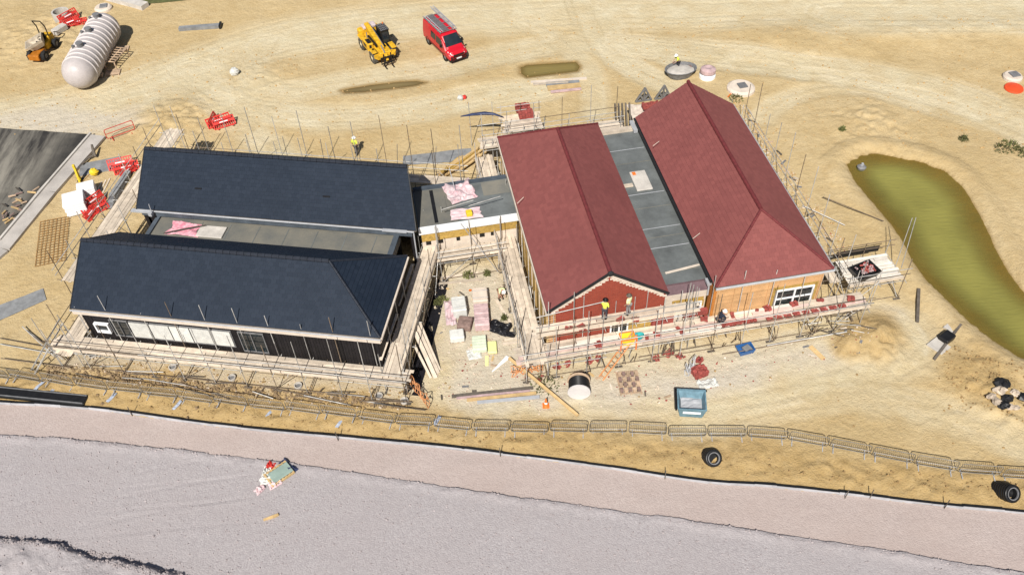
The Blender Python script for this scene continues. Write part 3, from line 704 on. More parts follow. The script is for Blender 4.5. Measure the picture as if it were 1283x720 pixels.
for x_ in (0, ws): b = B(); b.beam(RW(x_, -.04, E_ - .02), RW(rm, -.04, HR), .09, .16); b.obj('verge_trim', GUTB, rd)
b = B(); b.lump(RW(rm, -.10, HR + .02), (.22, .12, .2), 2, 8, 6, .05); b.obj('ridge_end_cap', GUTB, rd)
b = B(); b.beam(RW(.3, .06, E_ - .02), RW(rm, .06, HR - .22), .04, .3); b.beam(RW(ws - .3, .06, E_ - .02), RW(rm, .06, HR - .22), .04, .3); b.obj('barge_board', CREAM, rd)
# brick gable wall
def brick_mat():
    m = mat('gable brick', (.36, .05, .025), .9, bump=0, rv=0, spec=.15); N, L = nodes(m); bs = N['Principled BSDF']
    tc = N.new('ShaderNodeTexCoord'); mp_ = N.new('ShaderNodeMapping'); mp_.inputs['Rotation'].default_value = (R(90), 0, 0); L.new(tc.outputs['Object'], mp_.inputs[0])
    br = N.new('ShaderNodeTexBrick'); br.inputs['Scale'].default_value = 1; br.inputs['Brick Width'].default_value = .225; br.inputs['Row Height'].default_value = .075; br.inputs['Mortar Size'].default_value = .008
    br.inputs['Color1'].default_value = (.28, .046, .028, 1); br.inputs['Color2'].default_value = (.21, .032, .022, 1); br.inputs['Mortar'].default_value = (.24, .10, .07, 1)
    L.new(mp_.outputs[0], br.inputs['Vector']); g = N.new('ShaderNodeNewGeometry').outputs['Position']
    L.new(mixc(N, L, math_(N, L, 'MULTIPLY', noise(N, L, g, 2.5, 6, .7), .5), br.outputs['Color'], (.34, .075, .045)), bs.inputs['Base Color'])
    bp = N.new('ShaderNodeBump'); bp.inputs['Strength'].default_value = .6; bp.inputs['Distance'].default_value = .012; bp.invert = True; L.new(br.outputs['Fac'], bp.inputs['Height']); L.new(bp.outputs[0], bs.inputs['Normal']); return m
BRK = brick_mat()
b = B(TR_); pts = [(.15, .3), (ws - .15, .3), (ws - .15, E_ - .12), (rm, HR - .22), (.15, E_ - .12)]
b.prism(pts, -.28, -.12, Matrix.Rotation(R(90), 4, 'X') @ Matrix.Translation((0, 0, 0))); gw = b.obj('brick_gable', BRK, rd)
b = B(TR_); b.box((ws / 2, ls / 2, 2.15), (ws - .6, ls - .6, 4.3)); b.obj('wall', OSB, rd)
# ragged top course: bricks stepping under the verge, a raw cream strip above them
b = B(TR_)
q = random.Random(5)
for sgn, x0 in ((1, .2), (-1, ws - .2)):
    for i in range(18):
        x = x0 + sgn * i * .205; z = E_ - .12 + (HR - .1 - E_) * (i * .205) / rm - .30 - q.random() * .08
        b.box((x, .095, z + .12), (.26, .03, .07 + q.random() * .08))
b.obj('insulation_strip', CREAM, rd)
window(rd, TR_, 4.1, 5.3, .11, 1.0, 2.45, 1, WHITE, .10, dep=.08); lbox(rd, TR_, 'sheathing_panel', OSB, 5.32, 6.8, .07, .115, 1.2, 2.5); lbox(rd, TR_, 'window_reveal', OSB, 4.0, 6.85, .06, .112, 2.52, 2.95)
lbox(rd, TR_, 'lintel', CREAM, 3.95, 4.95, .02, .10, 2.97, 3.2)
# left side: OSB sheathing panels, fascia
for i in range(7):
    lbox(rd, TR_, 'sheathing_panel', OSB, .16, .28, .35 + i * 2.5, .35 + i * 2.5 + 2.47, .3, 4.28)
for i in range(14): lbox(rd, TR_, 'wall_batten', CREAM if i % 3 else TIMBER, .10, .158, .6 + i * 1.25, .68 + i * 1.25, .3, 4.1)
lbox(rd, TR_, 'fascia', CREAM, -.10, -.03, -.05, ls, 4.28, 4.56); lbox(rd, TR_, 'soffit', CREAM, -.03, .2, 0, ls - .05, 4.26, 4.29)
for z in np.arange(.5, 4.2, .2): lbox(rd, TR_, 'corner_batten', TIMBER, -.05, .55, .06 + rnd.random() * .01, .115, float(z), float(z) + .06)
# right-hand front wall: timber boards, window
BATT = mat('orange timber board', (.50, .30, .145), .75, .15, 2, .1, rv=.12)
lbox(rd, TR_, 'wall', OSB, u1_ + .3, u2_ - .3, .24, 4, .2, 4.3); lbox(rd, TR_, 'wall', OSB, u1_ + .25, u2_ - .3, 4.02, 17.7, .2, 4.3)
z = .6
while z < 4.2:
    segs = [(u1_ + .32, u2_ - .3)] if z > 3.22 else [(u1_ + .32, 14.9), (17.95, u2_ - .3)]
    for a, c in segs: plank('cladding_board', RW(a, .20, z + .075), RW(c, .20, z + .075), .06, .122, BATT, rd)
    z += .165
for a in (11.1, 12.2, 13.3, 14.5, 18.05): lbox(rd, TR_, 'wall_batten', BATT, a, a + .06, .13, .176, .6, 4.2)
lbox(rd, TR_, 'corner_post', mat('deep orange timber', (.42, .16, .035), .75, .2, 3, .1), u1_ + .12, u1_ + .30, .16, .95, .4, 4.1)
window(rd, TR_, 15.1, 17.7, .17, .9, 3.0, 1, WHITE, .11, trans=2.15, dep=.1)
b = B(TR_); b.box((16.4, .19, 3.12), (2.9, .1, .2)); b.box((14.98, .19, 2), (.16, .1, 2.4)); b.box((17.84, .19, 2), (.2, .1, 2.4)); b.obj('window_reveal', OSB, rd)
lbox(rd, TR_, 'fascia', CREAM, u1_ + .05, u2_ - .05, v0_ + .03, v0_ + .08, 4.25, 4.5); lbox(rd, TR_, 'soffit', TIMBER, u1_ + .1, u2_ - .1, v0_ + .08, .2, 4.22, 4.25)
pipes(rd, [RW(u1_, v0_ - .07, 4.52), RW(u2_ + .05, v0_ - .07, 4.52)], GUTW, .07); pipes(rd, [RW(u2_ + .07, v0_, 4.52), RW(u2_ + .07, v1_, 4.52)], GUTW, .06); pipes(rd, [RW(u1_ - .07, v0_ + .6, 4.5), RW(u1_ - .07, v1_, 4.5)], GUTB, .09)
lbox(rd, TR_, 'fascia', GUTB, u1_ - .02, u1_ + .03, .8, v1_, 3.8, 4.5)
# flat strip between the red roofs
rf = lbox(rd, TR_, 'flat_roof', LEAD, ws - .35, u1_ + .3, 1.2, 17.4, 3.55, 3.95)
for i, v in enumerate((2.3, 4.6, 5.6, 6.5, 8.6, 10.1, 13.6, 15.2)): lbox(rf, TR_, 'felt_seam', GUTW if i % 2 else FELTS, ws + .05, u1_ - .1, v, v + .05, 3.951, 3.962)
b = B(TR_); b.add([(ws - .3, 1.2, 3.93), (u1_ + .1, 1.2, 3.93), (u1_ + .1, .72, 3.5), (ws - .3, .72, 3.5)], [(0, 3, 2, 1)]); b.box(((ws + u1_) / 2, 1.2, 3.95), (u1_ - ws + .3, .08, .06)); b.obj('roof_apron', mat('plum apron', (.13, .08, .09), .7, .25, 2, .1), rd)
lbox(rd, TR_, 'fascia', CREAM, ws - .2, u1_ - .02, .70, .78, 2.95, 3.5); lbox(rd, TR_, 'wall', CREAM, ws - .1, u1_ - .05, .86, 1.4, .3, 3.0)
b = B(TR_); b.box((9.45, .83, 2.62), (2.1, .06, .36)); b.box((8.42, .83, 2.2), (.1, .06, .5)); b.box((10.5, .83, 2.2), (.12, .06, .6)); b.obj('window_reveal', OSB, rd)
window(rd, TR_, 8.5, 10.42, .86, 1.2, 2.42, 1, WHITE, .12, dep=.1)
lbox(rd, TR_, 'block_course', BRICKR, 9.2, 11.2, .5, .8, 1.3, 1.72); lbox(rd, TR_, 'block_course', BRICKR, 6.9, 8.3, .0, .12, 1.6, 2.6)
b = B(TR_); b.box((u1_ - .12, .75, 4.2), (.28, .5, .2)); b.tube((u1_ - .1, .6, 4.1), (u1_ - .1, .55, 3.2), .06); b.obj('gutter_outlet', GUTW, rd)
b = B(TR_); b.box((u1_ - .25, 17.6, 4.15), (.3, 1.3, .25)); b.tube((u1_ - .4, 17.2, 4.3), (u1_ - .4, 18.0, 4.3), .06); b.obj('gutter_outlet', GUTW, rd)
lbox(rd, TR_, 'parapet', BOARD, ws - .3, u1_ + .2, 17.3, 17.7, 3.9, 4.2)
# --- flat-roofed link
lk = thing('flat_roofed_link', RW(-3.6, 12, 0), 'low flat-roofed link with white fascia between dark and red buildings', 'building', rz=AR)
lr = lbox(lk, TR_, 'roof', LEAD, -6.95, .05, 9.95, 14.1, 3.6, 4.0); lbox(lr, TR_, 'felt_panel', FELTS, -6.85, -4.1, 10.05, 13.8, 4.001, 4.012); lbox(lr, TR_, 'felt_panel', FELTS, -2.0, -.1, 12.3, 13.8, 4.001, 4.012)
lbox(lr, TR_, 'upstand', LEADB, -6.9, -.1, 13.85, 14.1, 4.001, 4.2); lbox(lr, TR_, 'felt_seam', BLKP, -5.75, -5.5, 10.2, 13.7, 4.013, 4.03); lbox(lr, TR_, 'loose_strip', FELTS, -5.1, -4.75, 11.2, 12.9, 4.02, 4.06)
lbox(lk, TR_, 'fascia', WHITE, -6.95, .05, 9.86, 9.95, 3.4, 4.05)
lbox(lk, TR_, 'wall', CREAM, -6.8, -.05, 10.05, 13.9, .2, 2.75); lbox(lk, TR_, 'sheathing_panel', OSB, -6.8, -3.4, 9.98, 10.05, 2.62, 3.38); lbox(lk, TR_, 'sheathing_panel', OSB, -3.38, -.05, 9.98, 10.05, 2.62, 3.38)
lbox(lk, TR_, 'sheathing_panel', OSB, -3.3, -.6, 9.96, 10.04, .9, 1.5)
for x, w_ in ((-6.55, .35), (-5.7, .35), (-4.4, .25), (-2.75, .35), (-1.95, .2)): lbox(lk, TR_, 'wall_opening', BLKP, x, x + w_, 10.0, 10.06, 2.25, 2.58)
lbox(lk, TR_, 'wall_opening', BLKP, -5.35, -4.85, 9.99, 10.06, .3, 1.4)
# ---------------------------------------------------------------- scaffolds
PR = .027
def scaffold(label, T, L, W, zps, bay=2.1, tin=5.3, tout=4.4, nb=5, rails=True, seed=0, inner=True, base=True, toe=True, diag=True, rail_in=False, gaps=(), bx=None, toeh=.24, bmat=None, gap=.012, group='scaffolds round the two buildings'):
    """local frame T: x along the run, y = 0 outer row, y = W inner row"""
    q = random.Random(seed); o0 = T @ Vector((L / 2, W / 2, 0))
    s = thing('scaffold', o0, label, 'scaffold', group)
    w = lambda x, y, z: T @ Vector((x, y, z))
    lm = lambda: RUST if q.random() < .2 else STEEL
    n = max(1, round(L / bay)); xs_ = [L * i / n for i in range(n + 1)]
    gz = min(zat(*w(x, 0, 0)[:2]) for x in (0, L / 2, L)) - .05
    for x in xs_:
        for y, top in ((0, tout), (W, tin)):
            if y and not inner: continue
            x_ = x + q.uniform(-.15, .15); t_ = top + q.choice((0, .2, .5, -.4, .9)); ln = q.uniform(-.05, .05)
            rod('standard', w(x_, y, gz), w(x_ + ln, y, t_), PR, lm(), s)
            if base: plank('sole_board', w(x_ - .25, y, gz + .06), w(x_ + .25, y, gz + .06), .16, .05, DARKW, s)
    for zp in zps:
        for y in ((0, W) if inner else (0,)):
            for a in range(0, n, 3): rod('ledger', w(xs_[a] - .2, y + .05, zp - .12), w(xs_[min(n, a + 3)] + .2, y + .05, zp - .12), PR, lm(), s)
        for x in xs_:
            rod('transom', w(x + .1, -.25, zp - .06), w(x + .1, W + .2, zp - .06), PR, lm(), s)
            if x < L - .1: rod('transom', w(x + bay / 2, -.1, zp - .06), w(x + bay / 2, W + .15, zp - .06), PR, lm(), s)
        bw = .225; y0 = (W - nb * (bw + gap)) / 2 + .06
        for k in range(nb):
            x = (bx[0] if bx else -.3) + q.uniform(-.25, .1) + (-1.3 if k % 2 else 0)
            end = bx[1] if bx else L + .3
            while x < end - .4:
                e_ = min(x + 3.9, end + q.uniform(-.1, .25)); xa = max(x, (bx[0] if bx else -.5))
                if e_ - xa > .5 and not any(g0 < (xa + e_) / 2 < g1 for g0, g1 in gaps):
                    yy = y0 + (k + .5) * (bw + gap) + q.uniform(-.01, .01); dz = q.uniform(-.006, .012)
                    plank('scaffold_board', w(xa + .02, yy, zp + dz), w(e_ - .02, yy + q.uniform(-.015, .015), zp + dz), bw, .038, q.choice(bmat or (BOARD,)), s)
                x += 3.9
        if toe:
            x = -.2
            while x < L: plank('toe_board', w(x, .07, zp + toeh / 2 + .03), w(min(x + 3.85, L + .2), .07, zp + toeh / 2 + .03), .038, toeh, BOARD, s); x += 3.9
        if rails:
            for h in (.55, 1.05):
                for a in range(0, n, 3): rod('guardrail', w(xs_[a] - .3, -.04, zp + h), w(xs_[min(n, a + 3)] + .3, -.04, zp + h + q.uniform(-.04, .04)), PR, lm(), s)
                if rail_in: rod('guardrail', w(-.3, W + .05, zp + h), w(L + .3, W + .05, zp + h), PR, lm(), s)
    if base:
        for a in range(0, n, 3): rod('base_ledger', w(xs_[a] - .3, .06, gz + .25), w(xs_[min(n, a + 3)] + .3, .06, gz + .25), PR, RUST, s)
        for x in xs_[::2]: rod('base_transom', w(x + .1, -.2, gz + .3), w(x + .1, W + .1, gz + .3), PR, RUST, s)
    if diag:
        for i in range(0, n, 2): rod('brace', w(xs_[i], -.06, gz + .1), w(xs_[i + 1], -.06, min(zps) + .3), PR, lm(), s)
    return s, w
def LT(u, v, rz=0.0): return TL @ frame((u, v, 0), rz)
def RTf(u, v, rz=0.0): return TR_ @ frame((u, v, 0), rz)
PI = math.pi
# dark building: front, right-hand end, rear, far end
sL1, w1 = scaffold('long board platform along the front of the dark building, facing the gravel', LT(-1.7, -1.32), 23.2, 1.4, [1.75], tin=5.1, tout=4.9, nb=5, seed=1, diag=False)
for x, a in ((1.5, .5), (8.3, .6), (14.5, -.5)): rod('brace', w1(x, -.1, .1), w1(x + 2.2, 1.2, 1.6), PR, RUST, sL1)
sL2, w2 = scaffold('board platform between the dark hipped roof end and the courtyard', LT(21.3, -.4, PI / 2), 12.6, 1.3, [1.9], tin=3.2, tout=3.6, nb=5, seed=2, rails=False, toe=False)
for k in range(2): plank('scaffold_board', w2(.5 + k * 4.6, 1.5, 2.35), w2(4.4 + k * 4.6, 1.42, 2.35), .225, .04, BOARD, sL2)
for k in range(3): plank('toe_board', w2(.3 + 3.9 * k, .02, 2.06), w2(4.1 + 3.9 * k, .02, 2.06), .04, .22, BOARD, sL2)
rod('guardrail', w2(0, .0, 2.9), w2(7, 0, 2.85), PR, STEEL, sL2); rod('guardrail', w2(6, 0, 2.9), w2(12.6, 0, 2.95), PR, STEEL, sL2)
sL3, w3 = scaffold('high board platform beside the gable ends of the dark building, by the tarmac', LT(-2.75, 19.4, -PI / 2), 16.2, 1.65, [3.75], tin=4.6, tout=5.2, nb=6, seed=3, toe=False)
sL4, w4 = scaffold('low board platform at the near corner of the dark building, below the high one', LT(-1.75, 4.2, -PI / 2), 5.4, 1.5, [1.75], tin=3.2, tout=3.3, nb=5, seed=4, toe=False)
sL5, w5 = scaffold('pole scaffold standing behind the rear slate roof, with a worker beyond', LT(21.6, 18.6, PI), 22.5, 1.1, [2.0], tin=5.0, tout=6.3, nb=4, seed=5, toe=False)
for i in range(6): rod('raker', w5(3 * i + 2, -.1, 4.6), w5(3 * i + 3, -1.9, .1), PR, STEEL, sL5)
# red building
sR1, v1 = scaffold('long low platform along the front of the red building, loaded with bricks', RTf(-1.75, -1.5), 22.6, 1.5, [1.65], tin=4.6, tout=4.9, nb=6, seed=6, diag=False, bmat=(BOARD, PINKB, BOARD, WBOARD))
sR2, v2 = scaffold('high brick-laying platform under the red gable where two workers stand', RTf(-.6, -1.05), 9.8, 1.0, [3.5], tin=3.6, tout=5.0, nb=4, seed=7, base=False, inner=False, diag=False, toeh=.26)
rod('guardrail', v2(-.2, .4, 5.0), v2(4.0, .5, 5.35), PR, STEEL, sR2); rod('standard', v2(.6, .6, 3.5), v2(.6, .6, 6.0), PR, STEEL, sR2); rod('standard', v2(2.2, .7, 3.5), v2(2.2, .7, 6.4), PR, STEEL, sR2)
for x in (9.3, 9.5, 9.9): rod('standard', v2(x, .3, 2.5), v2(x + .1, .4, 6.2 - x % 1), PR, STEEL, sR2)
sR3, v3 = scaffold('board platform along the yellow boarded side of the red building, above the courtyard', RTf(-.25, -1.3, PI / 2), 20.5, 1.4, [1.85], tin=3.5, tout=3.6, nb=6, seed=8, toe=False, rails=False)
for k in range(5): rod('guardrail', v3(k * 4 + .2, 1.45, 2.75), v3(k * 4 + 4.2, 1.45, 2.8), PR, STEEL, sR3)
for k in range(4): rod('handrail', v3(k * 4 + .2, 1.4, 2.3), v3(k * 4 + 4.2, 1.4, 2.3), PR, RUST, sR3)
sR4, v4 = scaffold('rear platform behind the narrower red roof, holding brick stacks', RTf(9.9, 20.6, PI), 10.8, 1.6, [2.9], tin=4.2, tout=5.4, nb=6, seed=9, toe=False)
for h in (4.6, 5.1): rod('guardrail', v4(-.2, 1.7, h - .8), v4(11, 1.7, h - .8), PR, STEEL, sR4)
sR5, v5 = scaffold('pole scaffold down the far long side of the wider red roof, facing the pond', RTf(20.35, 19.5, -PI / 2) @ Matrix.Scale(-1, 4, (0, 1, 0)), 18.2, 1.3, [2.0], tin=4.4, tout=5.6, nb=3, seed=10, toe=False, rails=True)
# ---------------------------------------------------------------- vehicles
def heading(f): return math.atan2(-f.x, f.y)      # rz so that local +Y points along f
def wheel(parent, T, c, r, w, rim, rimr=.55, nlug=0, tm=None):
    M = Matrix.Translation(Vector(c)) @ Matrix.Rotation(PI / 2, 4, 'Y'); h = w / 2
    b = B(T); b.lathe([(r * rimr, -h), (r * .88, -h), (r, -h * .7), (r, h * .7), (r * .88, h), (r * rimr, h)], 20, M)
    for i in range(nlug):
        a = 2 * PI * i / nlug; b.box((c[0] + (.25 * w if i % 2 else -.25 * w), c[1] + math.cos(a) * r, c[2] + math.sin(a) * r), (w * .5, .09, .05), rx=a + PI / 2)
    t = b.obj('wheel', tm or RUB, parent, not nlug)
    b = B(T); b.lathe([(0, -h * .55), (r * .2, -h * .55), (r * .25, -h * .8), (r * rimr * 1.02, -h * .8), (r * rimr * 1.02, h * .8), (r * .25, h * .8), (r * .2, h * .55), (0, h * .55)], 14, M); b.obj('rim', rim, t)
    return t
# red van
p, q = P(539, 57), P(557, 75); f = (q - p); f.z = 0; f.normalize(); lf = Vector((-f.y, f.x, 0))
c = (p + q) / 2 + lf * .92; c.z = zat(c.x, c.y); rz = heading(f)
T = frame(c, rz) @ Matrix.Scale(-1, 4, (1, 0, 0))
van = thing('van', c, 'bright red high-roofed panel van with ladders on its roof rack, parked on the sand', 'van', rz=rz)
def vring(y, ht, wt, wb=.985, z0=.34):
    zb = min(1.1, ht - .22); pr = [(wb * .92, z0), (wb, z0 + .2), (wb, zb), (wt + (wb - wt) * .35, max(zb + .05, ht - .28)), (wt, ht - .06), (wt * .8, ht), (0, ht + .004)]
    return [Vector((x, y, z)) for x, z in pr] + [Vector((-x, y, z)) for x, z in reversed(pr[:-1])]
b = B(T); b.loft([vring(-2.72, 2.2, .78, .93), vring(-2.68, 2.26, .82, .97), vring(-1.5, 2.3, .83), vring(0, 2.3, .83), vring(.95, 2.28, .82), vring(1.12, 2.22, .80), vring(1.95, 1.40, .78, .985), vring(2.05, 1.30, .80, .98), vring(2.45, 1.16, .78, .95), vring(2.66, 1.0, .70, .88), vring(2.74, .8, .62, .8)])
body = b.obj('body', VANR, van, False)
md = body.modifiers.new('bevel', 'BEVEL'); md.width = .03; md.segments = 2; md.limit_method = 'ANGLE'
def patch(b, pts, th=.02):
    v = [Vector(p_) for p_ in pts]; n = (v[1] - v[0]).cross(v[2] - v[0]).normalized() * th
    k = len(v); return b.add(v + [p_ + n for p_ in v], [list(range(k - 1, -1, -1)), list(range(k, 2 * k))] + [(i, (i + 1) % k, k + (i + 1) % k, k + i) for i in range(k)])
b = B(T); patch(b, [(.70, 1.18, 2.19), (-.70, 1.18, 2.19), (-.86, 1.93, 1.44), (.86, 1.93, 1.44)], .025); b.obj('windscreen', GLASS, van)
for s_ in (-1, 1):
    b = B(T); xx = s_ * .965
    for (ya, yb, za, zb, yc) in ((1.0, .1, 1.2, 1.85, 1.55), (-.05, -.95, 1.25, 1.85, -.05)):
        pts = [(xx, yc, za), (xx, yb, za), (s_ * .895, yb, zb), (s_ * .895, ya, zb)]
        patch(b, pts if s_ < 0 else pts[::-1], .03)
    b.obj('side_window', GLASS, van)
    b = B(T); patch(b, [(s_ * .86, 2.18, 1.14), (s_ * .56, 2.5, 1.13), (s_ * .58, 2.74, .92), (s_ * .9, 2.42, .90)][::s_], .03); b.obj('headlight', WHITE, van)
    b = B(T); b.bbox((s_ * 1.12, 1.35, 1.42), (.2, .12, .28), .03); b.beam((s_ * .95, 1.35, 1.38), (s_ * 1.05, 1.35, 1.4), .06, .06); b.obj('wing_mirror', BLKP, van)
    b = B(T); b.box((s_ * .99, -.1, .62), (.03, 3.0, .1)); b.obj('side_moulding', BLKP, van)
    for y in (-1.75, 1.7): wheel(van, T, (s_ * .86, y, .34), .34, .22, GREYP)
    b = B(T)
    for y in (-1.75, 1.7): b.lathe([(.34, -.02), (.42, -.02), (.42, .02), (.34, .02)], 16, Matrix.Translation((s_ * .975, y, .38)) @ Matrix.Rotation(PI / 2, 4, 'Y'))
    b.obj('wheel_arch', BLKP, van)
b = B(T); b.loft([[Vector((x, y, z)) for x, y, z in ((-.96, 2.3, zz), (-.82, 2.74, zz), (.82, 2.74, zz), (.96, 2.3, zz), (.7, 2.3, zz), (-.7, 2.3, zz))] for zz in (.3, .46, .72, .78)]); b.obj('front_bumper', BLKP, van)
b = B(T); b.box((0, 2.72, .86), (1.1, .1, .12)); b.obj('grille', BLKP, van)
b = B(T); b.box((0, 2.755, .54), (.52, .02, .13)); b.obj('number_plate', WHITE, van)
b = B(T); b.box((0, -2.75, .45), (1.8, .1, .22)); b.obj('rear_bumper', BLKP, van)
rk = B(T)
for y in (-2.4, -1.5, -.6, .3, .9): rk.beam((-.84, y, 2.42), (.84, y, 2.42), .05, .04); rk.box((-.82, y, 2.36), (.05, .06, .12)); rk.box((.82, y, 2.36), (.05, .06, .12))
for x in (-.84, .84): rk.beam((x, -2.65, 2.44), (x, 1.0, 2.44), .04, .05)
rk = rk.obj('roof_rack', GREYP, van)
b = B(T)
for x in np.arange(-.5, .11, .075): b.box((x, -.85, 2.47), (.045, 3.4, .02))
b.obj('rack_walkway', GREYP, rk)
for k, (x0, ya, yb, z) in enumerate(((-.66, -2.55, .95, 2.5), (.62, -3.35, 1.15, 2.52), (.62, -3.6, .9, 2.62))):
    b = B(T)
    for d_ in (-.17, .17): b.beam((x0 + d_ * (.9 if k else .7), ya, z), (x0 + d_ * (.9 if k else .7), yb, z), .035, .07)
    for y in np.arange(ya + .2, yb, .28): b.beam((x0 - .16, y, z), (x0 + .16, y, z), .03, .03)
    o = b.obj('ladder', GUTW, None, loc=c); tag(o, ('short silver ladder on the near-side edge of the red van roof rack', 'long silver ladder lying along the far edge of the red van roof rack', 'upper silver ladder stacked on another at the far edge of the van roof')[k], 'ladder', 'ladders on the van roof')
# yellow telehandler
p, q = P(454, 61), P(469, 79); f = (q - p); f.z = 0; f.normalize(); lf = Vector((-f.y, f.x, 0)); c = (p + q) / 2 + lf * 1.05; c.z = zat(c.x, c.y); rz = heading(f); T = frame(c, rz) @ Matrix.Scale(-1, 4, (1, 0, 0))
th = thing('telehandler', c, 'yellow telescopic handler with dusty cab and big tyres, parked beside the red van', 'telehandler', rz=rz)
b = B(T); b.bbox((0, 0, .95), (1.15, 4.4, .6), .06); b.bbox((0, -2.15, 1.25), (2.0, .7, .95), .1); b.obj('chassis', YELM, th)
b = B(T); b.loft([[Vector((x, 2.0, .6)) for x in (0,)]] if False else [[Vector(v_) for v_ in ((-1.1, 1.95, z), (-.85, 2.35, z), (.85, 2.35, z), (1.1, 1.95, z), (.9, 1.75, z), (-.9, 1.75, z))] for z in (.75, 1.05)]); b.obj('front_frame', YELM, th)
b = B(T); b.bbox((-.85, -.1, 1.2), (.62, 1.5, .7), .09); b.obj('engine_pod', YELM, th)
b = B(T); b.box((-.85, .1, 1.56), (.4, .8, .03)); b.box((-1.17, -.1, 1.2), (.02, .7, .3)); b.obj('engine_grille', BLKP, th)
b = B(T); b.bbox((.1, -2.1, 1.85), (1.3, .75, .22), .06); b.obj('rear_cover', mat('dusty pink panel', (.50, .42, .42), .6, .15, 2, .05), th)
for x in (-1, 1):
    for y in (-1.4, 1.4):
        wheel(th, T, (x * .98, y, .6), .6, .42, mat('cream rim', (.5, .44, .3), .6) if 'cream rim' not in MATS else MATS['cream rim'], .5, 18, DUSTR)
        b = B(T); b.bbox((x * .98, y, 1.29), (.46, 1.1, .07), .03); b.obj('mudguard', YELM, th)
b = B(T)
for x, y in ((.38, -.65), (1.08, -.65), (.38, .75), (1.08, .75)): b.beam((x, y, .9), (x * (.98 if y > 0 else 1), y - (.25 if y > 0 else 0), 2.42), .09, .09)
b.bbox((.73, -.05, .9), (.78, 1.5, .5), .05)
cb = b.obj('cab', BLKP, th)
b = B(T); b.box((.73, .0, 2.46), (.85, 1.35, .06)); b.obj('cab_roof', BLKP, cb)
b = B(T)
for i in range(5): b.box((.42 + i * .155, .0, 2.52), (.03, 1.3, .05))
for i in range(4): b.box((.73, -.5 + i * .35, 2.515), (.8, .03, .04))
b.obj('roof_guard', GREYP, cb)
b = B(T); b.box((.73, -.62, 1.75), (.62, .02, 1.1)); b.box((1.09, .0, 1.75), (.02, 1.1, 1.1)); b.box((.37, .0, 1.75), (.02, 1.1, 1.1)); b.add([(.43, .76, 1.16), (1.03, .76, 1.16), (1.03, .52, 2.38), (.43, .52, 2.38)], [(0, 1, 2, 3)]); b.obj('cab_glass', GLASS, cb)
b = B(T); b.box((.25, .5, 1.28), (.3, 1.7, .12)); b.box((-.48, .2, 1.5), (.14, 2.0, .25)); b.box((.2, -1.3, 1.4), (.5, .8, .5)); b.path([(-.4, 1.0, 1.4), (.1, 1.5, 1.5), (.3, .9, 1.45), (.2, -.6, 1.7)], .05, 5); b.obj('gap_shade_and_hose', BLKP, th)  # black boxes stand in for shade in the gaps by the boom, plus a hose
b = B(T); b.beam((-.12, -2.1, 1.98), (-.12, 1.7, 1.28), .42, .44); bo = b.obj('boom', YELM, th)
b = B(T); b.beam((-.12, .6, 1.52), (-.12, 2.4, 1.02), .30, .32); b.beam((-.12, 2.3, 1.1), (-.12, 2.62, .62), .26, .3); b.obj('inner_boom', YELM, bo)
b = B(T); b.tube((-.12, -.6, 1.15), (-.12, .6, 1.3), .08, 8); b.tube((-.12, 1.5, 1.62), (-.12, 2.3, 1.22), .06, 8); b.path([(.1, -1.8, 2.2), (.1, 0, 1.9), (.08, 1.6, 1.6)], .03, 5); b.obj('hydraulic_ram', GREYP, bo)
b = B(T)
for z in (.45, 1.05): b.box((-.1, 2.72, z), (1.3, .09, .1))
for x in (-.7, -.3, .1, .5): b.box((x, 2.72, .75), (.07, .07, .6))
cg = b.obj('carriage', BLKP, th)
for x in (-.45, .25):
    b = B(T); b.box((x, 2.79, .8), (.11, .05, 1.3)); b.box((x, 3.0, .17), (.11, .45, .06)); b.obj('fork', BLKP, cg)
for s_ in (-1, 1): b = B(T); b.box((s_ * 1.2, .9 if s_ > 0 else 1.7, 1.9), (.2, .06, .28)); b.beam((s_ * .95, .8 if s_ > 0 else 1.6, 1.5), (s_ * 1.2, .9 if s_ > 0 else 1.7, 1.9), .03, .03); b.obj('mirror', BLKP, th)
b = B(T); b.tube((-.7, -.5, 1.5), (-.7, -.5, 2.1), .05, 8); b.obj('exhaust', GREYP, th)
b = B(T); b.lathe([(0, 0), (.08, 0), (.08, .12), (.04, .16), (0, .16)], 8, Matrix.Translation((1.0, -.55, 2.5))); b.obj('beacon', ORG, th)
# site dumper
p, q = P(72.5, 60), P(60, 75); f = (q - p); f.z = 0; f.normalize(); lf = Vector((-f.y, f.x, 0)); c = (p + q) / 2 - lf * .75; c.z = zat(c.x, c.y); rz = heading(f); T = frame(c, rz)
du = thing('site_dumper', c, 'small orange site dumper with its dusty skip swung sideways, beside the ribbed tank', 'dumper', rz=rz)
b = B(T); b.bbox((0, 1.0, .62), (.9, 1.5, .4), .05); b.bbox((0, 1.75, .6), (1.1, .3, .5), .05); b.obj('front_chassis', ORGM, du)
b = B(T); b.bbox((0, -.85, .7), (.9, 1.6, .6), .06); b.bbox((0, -1.2, 1.15), (.95, .95, .4), .08); b.obj('engine_housing', YELM, du)
for x in (-.72, .72):
    for y in (-1.05, 1.15): wheel(du, T, (x, y, .45), .45, .36, GREYP, .5, 14)
Ts = T @ Matrix.Translation((-.1, .35, 1.1)) @ Matrix.Rotation(R(-62), 4, 'Z') @ Matrix.Rotation(R(-20), 4, 'X') @ Matrix.Scale(.88, 4)
def hop(w, y0, y1, z): return [Vector((-w, y0, z)), Vector((w, y0, z)), Vector((w, y1, z)), Vector((-w, y1, z))]
b = B(Ts); ro = [hop(.5, -.5, .5, -.1), hop(.8, -.75, .95, .45), hop(.86, -.8, 1.25, .75)]; ri = [hop(.8, -.74, 1.18, .75), hop(.74, -.7, .9, .42), hop(.45, -.45, .45, 0)]
b.loft(ro + ri, True); b.obj('skip', mat('dusty skip', (.42, .36, .28), .8, .3, 3, .2), du)
